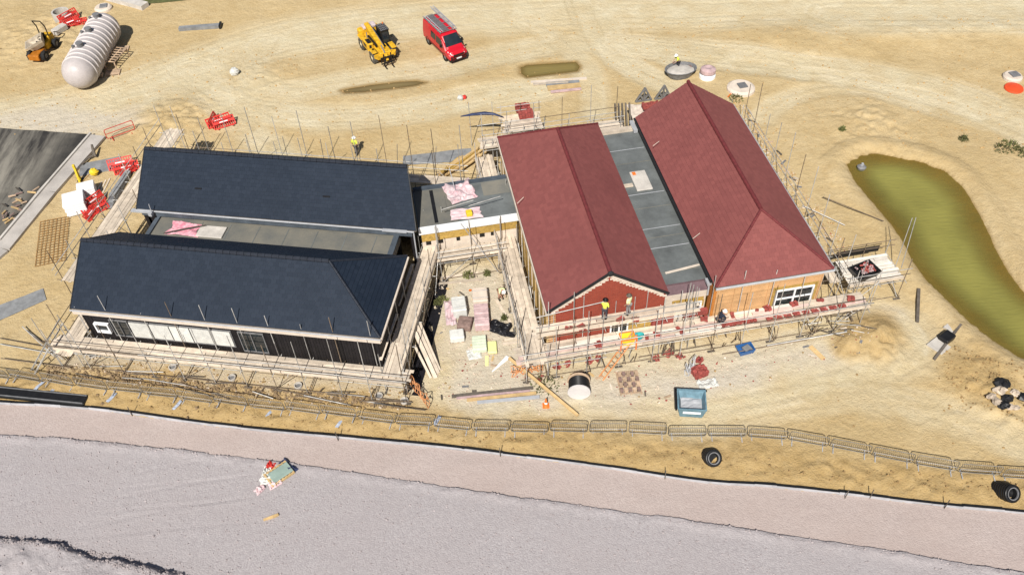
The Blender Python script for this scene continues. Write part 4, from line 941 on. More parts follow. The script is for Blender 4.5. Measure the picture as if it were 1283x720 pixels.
b = B(T); b.box((0, -.45, 1.2), (.5, .45, .14)); b.box((0, -.7, 1.5), (.5, .1, .55)); b.obj('seat', BLKP, du)
b = B(T)
for x in (-.42, .42): b.path([(x, -.95, 1.2), (x, -1.0, 2.3), (x * .95, -.7, 3.0)], .055, 6)
b.path([(-.4, -.7, 3.0), (.4, -.7, 3.0)], .055, 6); b.obj('roll_bar', BLKP, du)
b = B(T); b.tube((0, .05, .9), (0, -.1, 1.55), .03); b.lathe([(.17, 0), (.2, .02), (.17, .04)], 12, Matrix.Translation((0, -.12, 1.55)) @ Matrix.Rotation(-.5, 4, 'X')); b.box((0, .15, 1.1), (.6, .1, .5)); b.obj('steering_column', BLKP, du)
# ribbed tank
a, e = G(99.5, 90.5, 1.5), G(130.5, 35, 1.5); d = (e - a); ln = d.length; rz = heading(d); c = (a + e) / 2; c.z = 0; T = frame(c, rz)
tk = thing('storage_tank', c, 'huge pale ribbed cylindrical tank with domed ends lying on the sand', 'tank', rz=rz)
Mx = Matrix.Translation((0, 0, 1.5)) @ Matrix.Rotation(-PI / 2, 4, 'X'); rr = 1.48; h = ln / 2
prof = [(0, -h - rr * .95)] + [(rr * math.sin(t_), -h - rr * .95 * math.cos(t_)) for t_ in np.linspace(.12, PI / 2, 12)] + [(rr * math.cos(t_), h + rr * .75 * math.sin(t_)) for t_ in np.linspace(0, PI / 2 - .12, 10)] + [(0, h + rr * .75)]
b = B(T); b.lathe(prof, 48, Mx); b.obj('tank_body', TANKM, tk, True)
RIBM = mat('tank rib', (.52, .48, .47), .4, .06, 1, 0, rv=0)
for i in range(12):
    y = -h + .15 + (2 * h - .3) * i / 11
    b = B(T); b.lathe([(rr - .01, y - .10), (rr + .06, y - .085), (rr + .085, y), (rr + .06, y + .085), (rr - .01, y + .10)], 48, Mx); b.obj('rib', RIBM, tk, True)
for i, (pxx, pyy) in enumerate(((100, 63), (109, 42), (120, 22))):
    y = -h + 2 * h * (.22 + .33 * i) + .25; b = B(T)
    M_ = Matrix.Translation((.05, y, 2.95)); b.lathe([(0, .38), (.28, .38), (.28, 0), (.24, -.1)], 14, M_); hh = b.obj('manway', GREYP, tk)
    b = B(T); b.lathe([(0, .05), (.33, .05), (.33, -.03), (.28, -.03)], 14, M_ @ Matrix.Translation((0, 0, .36))); b.obj('manway_lid', GREYP, hh)
    b = B(T); b.lathe([(0, .22), (.13, .22), (.13, -.2)], 10, Matrix.Translation((-.65, y + .05, 2.84))); b.obj('pipe_stub', GREYP, tk)
for y in (-h * .6, h * .6):
    b = B(T); b.box((0, y, .16), (2.4, .4, .32)); b.obj('cradle', PALLET, tk)
# ---------------------------------------------------------------- people
def skinned(name, pts, edges, root, m, parent=None, M=None, sub=1):
    me = bpy.data.meshes.new(name); keys = list(pts); ix = {k: i for i, k in enumerate(keys)}
    me.from_pydata([M @ Vector(pts[k][0]) for k in keys], [(ix[a_], ix[b_]) for a_, b_ in edges], []); me.materials.append(m)
    o = bpy.data.objects.new(name, me); COL.objects.link(o)
    sm = o.modifiers.new('skin', 'SKIN'); sm.use_smooth_shade = True
    if not me.skin_vertices:
        raise RuntimeError('no skin layer')
    for k in keys:
        d_ = me.skin_vertices[0].data[ix[k]]; r_ = pts[k][1]; d_.radius = (r_, r_) if not isinstance(r_, tuple) else r_; d_.use_root = (k == root)
    s_ = o.modifiers.new('subdivision', 'SUBSURF'); s_.levels = sub; s_.render_levels = sub
    if parent: o.parent = parent
    return o
def person(loc, face, label, vest=HIVIS, pose=None, legs=TROUS, hat=HELM):
    J = dict(pel=(0, 0, .96), sp=(0, -.01, 1.16), ch=(0, -.01, 1.36), nk=(0, -.02, 1.50), hb=(0, -.05, 1.60), ht=(0, -.04, 1.72), nose=(0, -.155, 1.62))
    for s_, x in (('l', 1), ('r', -1)):
        J.update({'sh' + s_: (x * .17, -.01, 1.42), 'el' + s_: (x * .25, .03, 1.15), 'wr' + s_: (x * .24, -.12, .93), 'ha' + s_: (x * .24, -.17, .86),
                  'hi' + s_: (x * .10, 0, .90), 'kn' + s_: (x * .11, -.03, .49), 'an' + s_: (x * .11, .03, .09), 'to' + s_: (x * .13, -.17, .035)})
    J.update(pose or {})
    M = Matrix.Identity(4)
    rad = dict(pel=(.13, .10), sp=(.125, .095), ch=(.15, .105), nk=.055, hb=.088, ht=.078, nose=.018)
    for s_ in 'lr': rad.update({'sh' + s_: .06, 'el' + s_: .043, 'wr' + s_: .028, 'ha' + s_: (.018, .036), 'hi' + s_: .085, 'kn' + s_: .058, 'an' + s_: .038, 'to' + s_: .036})
    E1 = [('pel', 'sp'), ('sp', 'ch'), ('ch', 'nk'), ('nk', 'hb'), ('hb', 'ht'), ('hb', 'nose')]
    pts = {k: (J[k], rad[k]) for k in J}
    for s_ in 'lr':
        E1 += [('ch', 'sh' + s_), ('sh' + s_, 'el' + s_), ('el' + s_, 'wr' + s_), ('wr' + s_, 'ha' + s_), ('pel', 'hi' + s_), ('hi' + s_, 'kn' + s_), ('kn' + s_, 'an' + s_), ('an' + s_, 'to' + s_)]
        a_ = Vector(J['wr' + s_]); h_ = Vector(J['ha' + s_]); d_ = (h_ - a_).normalized(); sd_ = d_.cross(Vector((1, 0, 0)))
        if sd_.length < .1: sd_ = d_.cross(Vector((0, 0, 1)))
        sd_.normalize(); cu = d_.cross(sd_) * (1 if s_ == 'l' else -1)
        for i, (o_, l_) in enumerate(((-.03, .075), (-.01, .085), (.01, .08), (.03, .065))):
            k1, k2 = 'f%d' % i + s_, 'g%d' % i + s_
            pts[k1] = (tuple(h_ + sd_ * o_ + d_ * l_ * .5), .010); pts[k2] = (tuple(h_ + sd_ * o_ + d_ * l_ * .9 + cu * .02), .008); E1 += [('ha' + s_, k1), (k1, k2)]
        k1, k2 = 'tm' + s_, 'tn' + s_; m_ = a_.lerp(h_, .55); pts[k1] = (tuple(m_ + sd_ * -.045 + d_ * .02), .012); pts[k2] = (tuple(m_ + sd_ * -.055 + d_ * .06 + cu * .01), .009); E1 += [('ha' + s_, k1), (k1, k2)]
    o = skinned('person', pts, E1, 'pel', SKIN, None, M); o.location = loc; o.rotation_euler = (0, 0, face)
    tag(o, label, 'person', 'workers on the site'); WM[o.name] = frame(loc, face)
    up = {k: (J[k], tuple(np.array(rad[k]) + .022) if isinstance(rad[k], tuple) else rad[k] + .02) for k in ('pel', 'sp', 'ch', 'shl', 'shr', 'ell', 'elr', 'nk')}
    up['nk'] = (J['nk'], .06); up['pel'] = (tuple(Vector(J['pel']) + Vector((0, 0, -.05))), (.155, .125))
    for s_ in 'lr': up['el' + s_] = (tuple(Vector(J['sh' + s_]).lerp(Vector(J['el' + s_]), .95)), .058)
    skinned('hi_vis_jacket', up, [('pel', 'sp'), ('sp', 'ch'), ('ch', 'nk'), ('ch', 'shl'), ('ch', 'shr'), ('shl', 'ell'), ('shr', 'elr')], 'pel', vest, o, M)
    tr = {'pel': (J['pel'], (.142, .112))}; tr.update({k: (J[k], rad[k] + .018) for k in ('hil', 'hir', 'knl', 'knr', 'anl', 'anr')})
    skinned('trousers', tr, [('pel', 'hil'), ('pel', 'hir'), ('hil', 'knl'), ('hir', 'knr'), ('knl', 'anl'), ('knr', 'anr')], 'pel', legs, o, M)
    T_ = frame(loc, face)
    for s_ in 'lr':
        b = B(T_); a_, t_ = Vector(J['an' + s_]), Vector(J['to' + s_]); b.loft([[a_ + Vector((x * .055, y * .06, -.02 if y < 0 else -.02)) + Vector((0, 0, z)) for x, y in ((-1, -1), (1, -1), (1, 1), (-1, 1))] for z in (.08, -.04)]); b.beam(a_.lerp(t_, -.25) - Vector((0, 0, .02)), t_.lerp(a_, -.15), .10, .08); b.obj('boot', BLKP, o)
    hd = (Vector(J['ht']) - Vector(J['hb'])).normalized(); hc = Vector(J['ht']) - hd * .02
    Mh = Matrix.Translation(hc) @ hd.to_track_quat('Z', 'Y').to_matrix().to_4x4()
    b = B(T_); b.lathe([(.175, -.02), (.18, 0), (.125, .01), (.118, .06), (.085, .115), (.04, .138), (0, .14)], 14, Mh); b.obj('helmet', hat, o, True)
    b = B(T_); hbv = Vector(J['hb']); nz = Vector(J['nose']) - hbv
    for x in (-.035, .035): b.lump(hbv + nz * .82 + hd * .035 + nz.cross(hd).normalized() * x, (.012, .012, .010), 1, 6, 4, 0)
    b.lump(hbv + nz * .78 - hd * .05, (.025, .014, .008), 1, 6, 4, 0); b.obj('face_detail', DARKW, o)
    return o
person(P(447, 193.5), R(160), 'worker in yellow hi-vis and white helmet walking on sand behind the dark roofs', HIVIS, dict(knl=(.11, -.14, .5), anl=(.11, -.05, .12), tol=(.12, -.24, .05), anr=(-.11, .2, .12), tor=(-.12, .02, .04), elr=(-.27, .1, 1.16)))
person(P(849, 88), R(-70), 'worker in yellow vest stooping over the mortar tub behind the wide red roof', HIVIS, dict(sp=(0, -.05, 1.15), ch=(0, -.16, 1.32), nk=(0, -.24, 1.43), hb=(0, -.31, 1.5), ht=(0, -.34, 1.62), nose=(0, -.42, 1.47), shl=(.17, -.18, 1.36), shr=(-.17, -.18, 1.36), ell=(.2, -.3, 1.1), elr=(-.2, -.3, 1.1), wrl=(.12, -.48, .95), wrr=(-.12, -.48, .95), hal=(.1, -.54, .9), har=(-.1, -.54, .9)))
g1, g2 = RW(3.55, -.35, 3.55), RW(5.1, -.3, 3.55)
person(g1, AR + R(150), 'worker in bright yellow vest facing the brick gable, at the apex side near the hoist poles' if False else 'bricklayer in yellow vest and dark trousers, first of two on the gable platform', HIVIS, dict(ell=(.26, -.12, 1.2), wrl=(.18, -.36, 1.25), hal=(.16, -.43, 1.28)), hat=BLKP)
person(g2, AR + R(215), 'bricklayer in pale vest and grey trousers, second of two on the gable platform', HIVW, dict(elr=(-.28, -.1, 1.2), wrr=(-.22, -.34, 1.2), har=(-.2, -.41, 1.22)), legs=mat('grey trousers', (.22, .21, .21), .85), hat=DARKW)
person(P(627, 374), R(30), 'worker in pale yellow hi-vis bending down in the courtyard beside the wrapped packs', HIVW, dict(pel=(0, .06, .9), sp=(0, -.06, 1.06), ch=(0, -.24, 1.12), nk=(0, -.37, 1.14), hb=(0, -.46, 1.14), ht=(0, -.58, 1.15), nose=(0, -.47, 1.02), shl=(.17, -.27, 1.11), shr=(-.17, -.27, 1.11), ell=(.2, -.3, .85), elr=(-.2, -.3, .85), wrl=(.14, -.4, .62), wrr=(-.14, -.4, .62), hal=(.12, -.44, .55), har=(-.12, -.44, .55), hil=(.1, .06, .85), hir=(-.1, .06, .85), knl=(.12, -.06, .47), knr=(-.12, -.06, .47)), legs=mat('sand trousers', (.38, .22, .16), .85))
g3 = RW(11.2, -.65, 1.68)
person(g3, AR + R(100), 'worker in dark clothes and white helmet crouching on the low brick platform', mat('navy jacket', (.02, .025, .045), .8), dict(pel=(0, .12, .38), sp=(0, .04, .56), ch=(0, -.08, .74), nk=(0, -.16, .86), hb=(0, -.22, .94), ht=(0, -.24, 1.06), nose=(0, -.33, .92), shl=(.17, -.09, .79), shr=(-.17, -.09, .79), ell=(.24, -.25, .58), elr=(-.24, -.25, .58), wrl=(.15, -.45, .48), wrr=(-.15, -.45, .48), hal=(.13, -.51, .44), har=(-.13, -.51, .44), hil=(.1, .12, .36), hir=(-.1, .12, .36), knl=(.16, -.32, .46), knr=(-.16, -.3, .42), anl=(.12, -.05, .1), anr=(-.12, .0, .1), tol=(.14, -.25, .04), tor=(-.14, -.2, .04)))
# ---------------------------------------------------------------- barriers, edging
def barrier_proto():
    t = thing('pedestrian_barrier', (0, 0, 0), 'grey steel pedestrian barrier', 'barrier', 'steel pedestrian barriers in a line before the buildings')
    W_, H_ = 2.2, 1.08; z0 = .22; x = W_ / 2; rr = .14
    b = B(); pts = []
    for cx_, cz, a0 in ((x - rr, z0 + rr, -90), (x - rr, H_ - rr, 0), (-x + rr, H_ - rr, 90), (-x + rr, z0 + rr, 180)):
        pts += [(cx_ + rr * math.cos(R(a0 + i * 30)), 0, cz + rr * math.sin(R(a0 + i * 30))) for i in range(4)]
    b.path(pts + [pts[0]], .025, 6); b.obj('frame', DSTEEL, t)
    b = B(); b.tube((-x, 0, z0 + .30), (x, 0, z0 + .30), .014, 5); b.obj('mid_rail', GUTW, t)
    b = B()
    for i in range(1, 20): b.tube((-x + i * W_ / 20, 0, z0), (-x + i * W_ / 20, 0, H_), .012, 4, cap=False)
    o = b.obj('infill_bar', DSTEEL, t); o['kind'] = 'stuff'
    for s_ in (-.8, .8): b = B(); b.tube((s_ * x, 0, z0), (s_ * x, 0, .08), .02); b.beam((s_ * x, -.32, .03), (s_ * x, .32, .03), .05, .05); b.obj('foot', GUTW, t)
    return t
bp_ = barrier_proto(); first = True
LINE = [(-25, 472), (37, 477), (90, 484), (137, 490), (180, 496), (230, 502), (290, 509), (350, 515), (404, 521), (455, 527), (502, 533), (556, 537), (600, 541), (650, 543), (700, 543), (760, 543), (816, 546), (854, 549), (905, 548), (955, 550), (1008, 554), (1020, 558), (1059, 566), (1113, 575), (1169, 590), (1224, 595), (1281, 601), (1330, 606)]
LP = [P(*l) for l in LINE]
def along(pts, s):
    for a_, b_ in zip(pts[:-1], pts[1:]):
        d_ = (b_ - a_).length
        if s <= d_: return a_.lerp(b_, s / d_)
        s -= d_
    return None
s_, k = 0, 0
TXT = ['far behind the black pipe at the gravel edge', 'behind the end of the long black pipe', 'before the near corner of the dark building', 'below the small white casement window', 'below the white window boards', 'below the middle of the white window boards', 'below the end of the white window boards', 'before the last window of the dark building', 'before the blank black wall', 'before the blank black wall, nearer its corner', 'before the dark building corner with the board ramp', 'before the tangle of orange netting', 'just past the orange netting', 'before the stacked long planks', 'before the planks, the middle one', 'before the end of the planks by the cone', 'where the yellow plank leans', 'in front of the traffic cone', 'in front of the cable drum', 'before the grid-like pallet', 'between pallet and blue skip', 'in front of the blue skip', 'just past the blue skip', 'in front of the flattened pipe section', 'where the line doubles up', 'where the line turns down to the gravel', 'by the sloping track, second after the turn', 'third after the turn', 'above the shingle stakes', 'near the black pipe end on the bank', 'last whole one at the picture edge', 'beyond the edge']
while True:
    a_, b_ = along(LP, s_), along(LP, s_ + 2.26)
    if b_ is None: break
    m_ = (a_ + b_) / 2; m_.z = zat(m_.x, m_.y); d_ = b_ - a_
    place(bp_, m_, math.atan2(d_.y, d_.x) + rnd.uniform(-.05, .05), 'grey steel pedestrian barrier ' + TXT[min(k, len(TXT) - 1)], 1, rnd.uniform(-.05, .05)); s_ += 2.36; k += 1
for ch in list(bp_.children): bpy.data.objects.remove(ch)
bpy.data.objects.remove(bp_)
# low edging between sand bank and gravel
ed = thing('gravel_edging', G(640, 571), 'low pale-faced edging with dark top running between the sandy bank and the gravel', 'edging')
ep = smooth(pxs([(-60, 501), (0, 506), (60, 508), (130, 514), (165, 519), (250, 531), (320, 539), (420, 548), (530, 558), (600, 566), (640, 571), (720, 581), (780, 589), (850, 600), (900, 606), (960, 609), (1010, 614), (1065, 620), (1130, 628), (1180, 634), (1283, 643), (1340, 650)]), 1)
i = 0
while i < len(ep) - 1:
    j = i + 1; p, q = Vector((*ep[i], 0)), Vector((*ep[j], 0)); dz = rnd.uniform(-.03, .03)
    plank('edging_board', p + Vector((0, 0, .06 + dz)), q + Vector((0, rnd.uniform(-.03, .03), .06 + dz)), .05, .26, MEMB, ed)
    plank('top_strip', p + Vector((0, .06, .18 + dz)), q + Vector((0, .06, .18 + dz)), .12, .07, BLKP, ed); i = j
for px_, py_ in ((166, 519), (424, 550), (627, 570), (833, 598), (1058, 622), (1089, 622), (1182, 635)):
    g = G(px_, py_); rod('stake', g + Vector((0, -.08, -.2)), g + Vector((rnd.uniform(-.05, .05), -.08, .9)), .028, DARKW, ed)
# ---------------------------------------------------------------- small things
def lying(name, m, p, q, w, h, label, cat, z=0.0, group=None):
    a_, b_ = P(*p), P(*q); a_.z += h / 2 + z; b_.z += h / 2 + z; return bar(name, a_, b_, w, h, m, label, cat, group)
def brick_stack(label, loc, rz, nx=2, ny=3, nz=2, seed=0, m=None, group='red brick stacks on the scaffolds', jit=.03):
    q = random.Random(seed); t = thing('brick_stack', loc, label, 'bricks', group, rz)
    T = frame(loc, rz)
    for k in range(nz):
        for i in range(nx):
            for j in range(ny):
                if k == nz - 1 and q.random() < .35: continue
                x = (i - (nx - 1) / 2) * .235 + q.uniform(-jit, jit); y = (j - (ny - 1) / 2) * .125 + q.uniform(-jit, jit)
                a_ = q.uniform(-.25, .25); d_ = Vector((math.cos(a_), math.sin(a_), 0)) * .108
                plank('brick', T @ (Vector((x, y, .033 + k * .068)) - d_), T @ (Vector((x, y, .033 + k * .068)) + d_), .103, .065, m or BRICKR, t)
    return t
# brick stacks: (local u, v, z) on platforms of the red building
BS = [(-1.0, -.75, 1.7, 'beside the corner of the low platform under the yellow wall'), (2.0, -.8, 3.55, 'on the gable platform under the first bricklayer'), (1.2, -.75, 3.55, 'on the gable platform near its end'), (4.5, -.75, 3.55, 'on the gable platform between the two bricklayers'), (5.4, -.85, 3.55, 'on the gable platform below the second bricklayer'),
      (3.1, -.85, 1.7, 'on the low platform under the red brick band'), (3.15, -1.15, 1.7, 'on the low platform, outer one under the red band'), (6.3, -.9, 1.7, 'on the low platform by the teal tub'), (7.0, -.8, 1.7, 'on the low platform just past the teal tub'), (8.4, -.6, 1.7, 'on the low platform under the middle window'), (8.55, -1.0, 1.7, 'near the outer edge under the middle window'),
      (10.3, -.2, 1.7, 'close to the wall beside the crouching worker'), (12.2, -.25, 1.7, 'close to the wall behind the crouching worker'), (13.9, -.15, 1.7, 'by the orange boarded wall, first in that run'), (14.6, -.15, 1.7, 'by the orange boarded wall before the window'), (16.4, -.15, 1.7, 'under the white four-pane window'), (18.2, -.2, 1.7, 'at the far end by the corner pole'), (20.2, -.5, 1.7, 'near the end of the low platform by the sand mound'),
      (7.55, .0, 3.0, 'on the ledge at the foot of the gable verge')]
for i, (u, v, z, t_) in enumerate(BS): brick_stack('red brick stack ' + t_, RW(u, v, z), AR + rnd.uniform(-.4, .4), rnd.choice((1, 2, 2)), rnd.choice((2, 3, 4)), rnd.choice((2, 3)), i)
for i in range(9): brick_stack(('first','second','third','fourth','fifth','sixth','seventh','eighth','last')[i] + ' red brick stack in the outer row on the low platform, counting from the gable', RW(14.4 + i * .62, -1.1 + i * .015, 1.68), AR, 2, 3, 2, 60 + i, group='brick row on the low platform')
brick_stack('long dark red brick run beside the crouching worker', RW(12.4, -.95, 1.68), AR, 10, 2, 2, 90)
for i, (x, y, t_) in enumerate(((698, 459, 'under the platform nearest the orange mesh'), (711, 456, 'second from the orange mesh, under the platform'), (738, 452, 'under the platform behind the cable drum'), (750, 449, 'right of the drum under the platform'), (677, 473, 'on the sand by the weeds'), (822, 449, 'on the ground before the leaning planks'), (836, 445, 'below the scaffold, by the stacked bricks'), (841, 441, 'topmost heap below the scaffold planks'), (852, 446, 'single small heap right of the planks'))):
    brick_stack('loose red bricks ' + t_, P(x, y), rnd.uniform(0, 3), 2, 3, 2, 40 + i, group='loose red bricks on the ground', jit=.09)
p = P(876, 468); brick_stack('leaning heap of red brick in front of the low scaffold, beside a torn net', p, .3, 4, 6, 7, 77, group='loose red bricks on the ground', jit=.04)
brick_stack('low heap of dusty bricks topping the leaning heap', P(876, 452), .8, 2, 3, 4, 78, group='loose red bricks on the ground', jit=.05)
for i, (x, y) in enumerate(((655, 138), (659, 146))): brick_stack('square pack of red bricks on the rear platform, ' + ('rear one' if not i else 'front one'), G(x, y, 3.0) , AR, 5, 6, 7, 80 + i, jit=.005)
brick_stack('flat red brick stack on the white sheet by the roof trusses', G(815, 134, 2.0), AR, 6, 5, 5, 85, jit=.01)
# pallets
def pallet(loc, rz, label, w=1.0, l=1.2, m=None, group='wooden pallets', sc=1.0):
    t = thing('pallet', loc, label, 'pallet', group, rz); T = frame(loc, rz); m = m or PALLET
    for i in range(7):
        y = -l / 2 + .05 + i * (l - .1) / 6; plank('slat', T @ Vector((-w / 2, y, .133)), T @ Vector((w / 2, y, .133)), .10, .022, m, t)
    for x in (-w / 2 + .05, 0, w / 2 - .05): plank('runner', T @ Vector((x, -l / 2, .075)), T @ Vector((x, l / 2, .075)), .09, .09, m, t)
    for x in (-w / 2 + .05, 0, w / 2 - .05): plank('base_slat', T @ Vector((x, -l / 2, .015)), T @ Vector((x, l / 2, .015)), .10, .022, m, t)
    return t
def crate_frame(c, rz, label, L_, W_, H_, m, nbar=6, group=None):
    t = thing('open_crate', c, label, 'crate', group, rz); T = frame(c, rz)
    for i in range(nbar):
        x = -L_ / 2 + i * L_ / (nbar - 1); plank('bar', T @ Vector((x, -W_ / 2, H_)), T @ Vector((x, W_ / 2, H_)), .09, .06, m, t)
    for y in (-W_ / 2, 0, W_ / 2): plank('rail', T @ Vector((-L_ / 2, y, H_ - .07)), T @ Vector((L_ / 2, y, H_ - .07)), .08, .07, m, t)
    for x in (-L_ / 2, L_ / 2):
        for y in (-W_ / 2, W_ / 2): plank('post', T @ Vector((x, y, 0)), T @ Vector((x, y, H_ - .1)), .09, .09, m, t)
    return t
for x, y, t_ in ((153, 63, 'pale wooden pallet beside the tank shadow, upper of two'), (142, 92, 'pale wooden pallet beside the tank dome, lower of two')): pallet(P(x, y), .1, t_, 1.3, 1.0)
crate_frame(P(148, 79), 1.35, 'reddish open timber frame lying between the two pallets by the tank', 2.4, 1.1, .9, PALLET, 7)
# pallet-like brick grid before the drum: rows of stacked hollow blocks
t = thing('block_grid', P(788, 480), 'grid of small pinkish blocks laid out on the sand near the cable drum', 'blocks'); p0 = P(788, 480)
for i in range(5):
    for j in range(4): plank('block', p0 + Vector(((i - 2) * .27 - .10, (j - 1.5) * .42, .12)), p0 + Vector(((i - 2) * .27 + .10, (j - 1.5) * .42 + .02, .12)), .26, .24, PALLET if (i + j) % 2 else BRICKB, t)
pallet(p0 + Vector((0, 0, -.02)), .05, 'wooden pallet under the grid of small pinkish blocks', 1.4, 1.8)
# packs in the courtyard
def pack(name, x, y, w, l, h, m, label, rz=0.0, cat='pack', bands=True, layers=0, lm=None):
    loc = P(x, y); t = thing(name, loc, label, cat, 'material packs in the courtyard', rz); T = frame(loc, rz)
    for i in (-1, 0, 1): plank('bearer', T @ Vector((i * w * .38, -l / 2, .05)), T @ Vector((i * w * .38, l / 2, .05)), .1, .1, PALLET, t)
    b = B(T); b.bbox((0, 0, .1 + h / 2), (w, l, h), .05); b.obj('load', m, t)
    if layers:
        for k in range(layers): lw_ = l / layers; b = B(T); b.bbox((0, -l / 2 + (k + .5) * lw_, h + .13), (w * .96, lw_ * .88, .08), .02); b.obj('top_pack', lm or m, t)
    if bands:
        b = B(T)
        for y_ in (-.25, .25): b.box((0, y_ * l, .1 + h / 2), (w + .015, .03, h + .015))
        b.obj('strap', GUTW, t)
    return t
pack('wrapped_pack', 576, 390, .95, 1.35, .75, WRAP, 'torn grey-white wrapped pack with a pink flank at the courtyard edge', .12)
lb = P(564, 394); one(B().sheet((lb.x, lb.y, .1), .7, 2.2, .1, .18, 10, 3), 'plastic_film', PINKF, lb, 'pink plastic film draped beside the torn grey-white pack', 'film')
pack('block_pack', 602, 378, 1.05, 1.3, .7, CREAM, 'cream block pack with an orange mark, behind the pink packs', .06, layers=0)
q_ = P(592, 374); one(B().lathe([(0, 0), (.11, 0), (.11, .012), (0, .012)], 12, Matrix.Translation((q_.x - .1, q_.y, .82))), 'orange_disc', ORG, q_, 'small orange round mark lying on the cream block pack', 'marker')
pack('pink_pack', 604, 402, 1.0, 1.9, .6, PINKW, 'pale pink wrapped packs in a row, in front of the cream block pack', .04, layers=4)
pack('brown_pack', 583, 409, .95, .95, .4, BRICKB, 'rough brown pack between the grey wrapped and pink packs', -.2, bands=False, layers=3)
pack('bulk_bag', 573, 424, .95, .8, .45, WRAP, 'small pale bag on blue straps in front of the brown pack', .1, cat='bag', bands=False)
pack('slab_stack', 601, 434, .95, 1.2, .3, GREENW, 'pale green slabs stacked flat in the courtyard', .05, bands=False, layers=5, lm=GREENW)
pack('board_stack', 617, 437, .6, 1.0, .16, LIME, 'lime-yellow boards lying beside the pale green slabs', .03, bands=False, cat='boards')
lying('lime_strip', LIME, (610, 446), (610, 458), .22, .05, 'narrow lime-yellow strip on the ground below the lime boards', 'strip')
one(B().sheet(P(594, 444), .9, .9, .2, .12, 10, 8), 'plastic_film', WRAP, P(594, 444), 'scrap of clear white film at the foot of the green slabs', 'film')
one(B().sheet(P(625, 411), 1.5, 1.0, -.5, .30, 14, 4), 'black_sheeting', BLKF, P(625, 411), 'crumpled glossy black sheeting beside the pink packs', 'sheeting')
one(B().sheet(P(638, 419), .9, .5, -.3, .22, 10, 9), 'black_sheeting', BLKF, P(638, 419), 'smaller scrap of black sheeting by the board platform foot', 'sheeting')
a_, b_ = P(636, 447), P(614, 469); one(B().prism([(0, -.1), (1.6, -.03), (1.6, .03), (0, .22)], 0, .03, Matrix.Translation(a_ + Vector((0, 0, .05))) @ Matrix.Rotation(math.atan2(b_.y - a_.y, b_.x - a_.x), 4, 'Z')), 'white_offcut', WHITE, a_, 'tapering white offcut pointing across the courtyard', 'offcut')
for i, (a_, b_) in enumerate((((632, 426), (650, 424)), ((630, 431), (652, 428)), ((622, 376), (640, 405)), ((552, 348), (600, 342)), ((548, 356), (606, 350)))): lying('plank', BOARD, a_, b_, .2, .05, ('upper loose board by the black sheeting', 'lower loose board by the black sheeting', 'board lying beside the bending worker', 'first board crossing behind the courtyard weeds', 'second board crossing behind the courtyard weeds')[i], 'plank', 0, 'loose boards in the courtyard')
for i, (p_, q_, w_) in enumerate((((566, 497), (668, 486), .22), ((585, 502), (672, 493), .2), ((572, 499), (664, 490), .16), ((598, 505), (676, 498), .22))): lying('long_plank', (DARKW, TIMBER, PINKW, GUTW)[i], p_, q_, w_, .09, ('dark long plank, rearmost of the stack behind the barriers', 'orange long plank in the stack behind the barriers', 'pinkish long plank in the stack behind the barriers', 'pale grey long strip, nearest of the stack behind the barriers')[i], 'plank', .05 * (i % 2), 'long planks behind the barriers')
lying('yellow_pole', TIMBER, (638, 452), (724, 524), .16, .14, 'long yellow timber lying diagonally from the scaffold to the barriers', 'timber', .25)
lying('pale_timber', ORG if False else TIMBER, (1015, 434), (1032, 450), .3, .06, 'short orange-yellow board on the ground past the low platform', 'plank')
# boards leaning off the courtyard-side platform
for i, (p_, z, q_) in enumerate((((522, 408), 1.9, (549, 468)), ((520, 416), 1.9, (546, 474)), ((526, 404), 1.95, (551, 464)), ((519, 432), 1.4, (540, 474)))):
    bar('leaning_board', G(*p_, z), P(*q_, .06), .26 if i < 2 else .16, .05, BOARD, ('first', 'second', 'third', 'shortest')[i] + ' board leaning from the dark building platform into the courtyard', 'plank', 'boards leaning into the courtyard')
def netting(name, p, q, h, label, m=ORG, seed=1, n=10):
    a_, b_ = P(*p), P(*q); b = B(); qq = random.Random(seed); rows = []
    for j in range(5):
        rows.append([a_.lerp(b_, i / n) + Vector((qq.uniform(-.12, .12), qq.uniform(-.25, .25), h * j / 4 * (1 - .3 * math.sin(i)) + .05 + qq.uniform(0, .1))) for i in range(n + 1)])
    for r_ in rows: b.path(r_, .025, 4)
    for i in range(n + 1): b.path([r_[i] for r_ in rows], .025, 4)
    return one(b, name, m, a_.lerp(b_, .5), label, 'netting')
netting('orange_netting', (508, 474), (538, 510), 1.0, 'tangled orange mesh netting at the corner of the dark building scaffold', OLDORG)
netting('orange_netting', (642, 470), (680, 462), .7, 'faded orange netting lying under the low platform by the cable drum', OLDORG, seed=4)
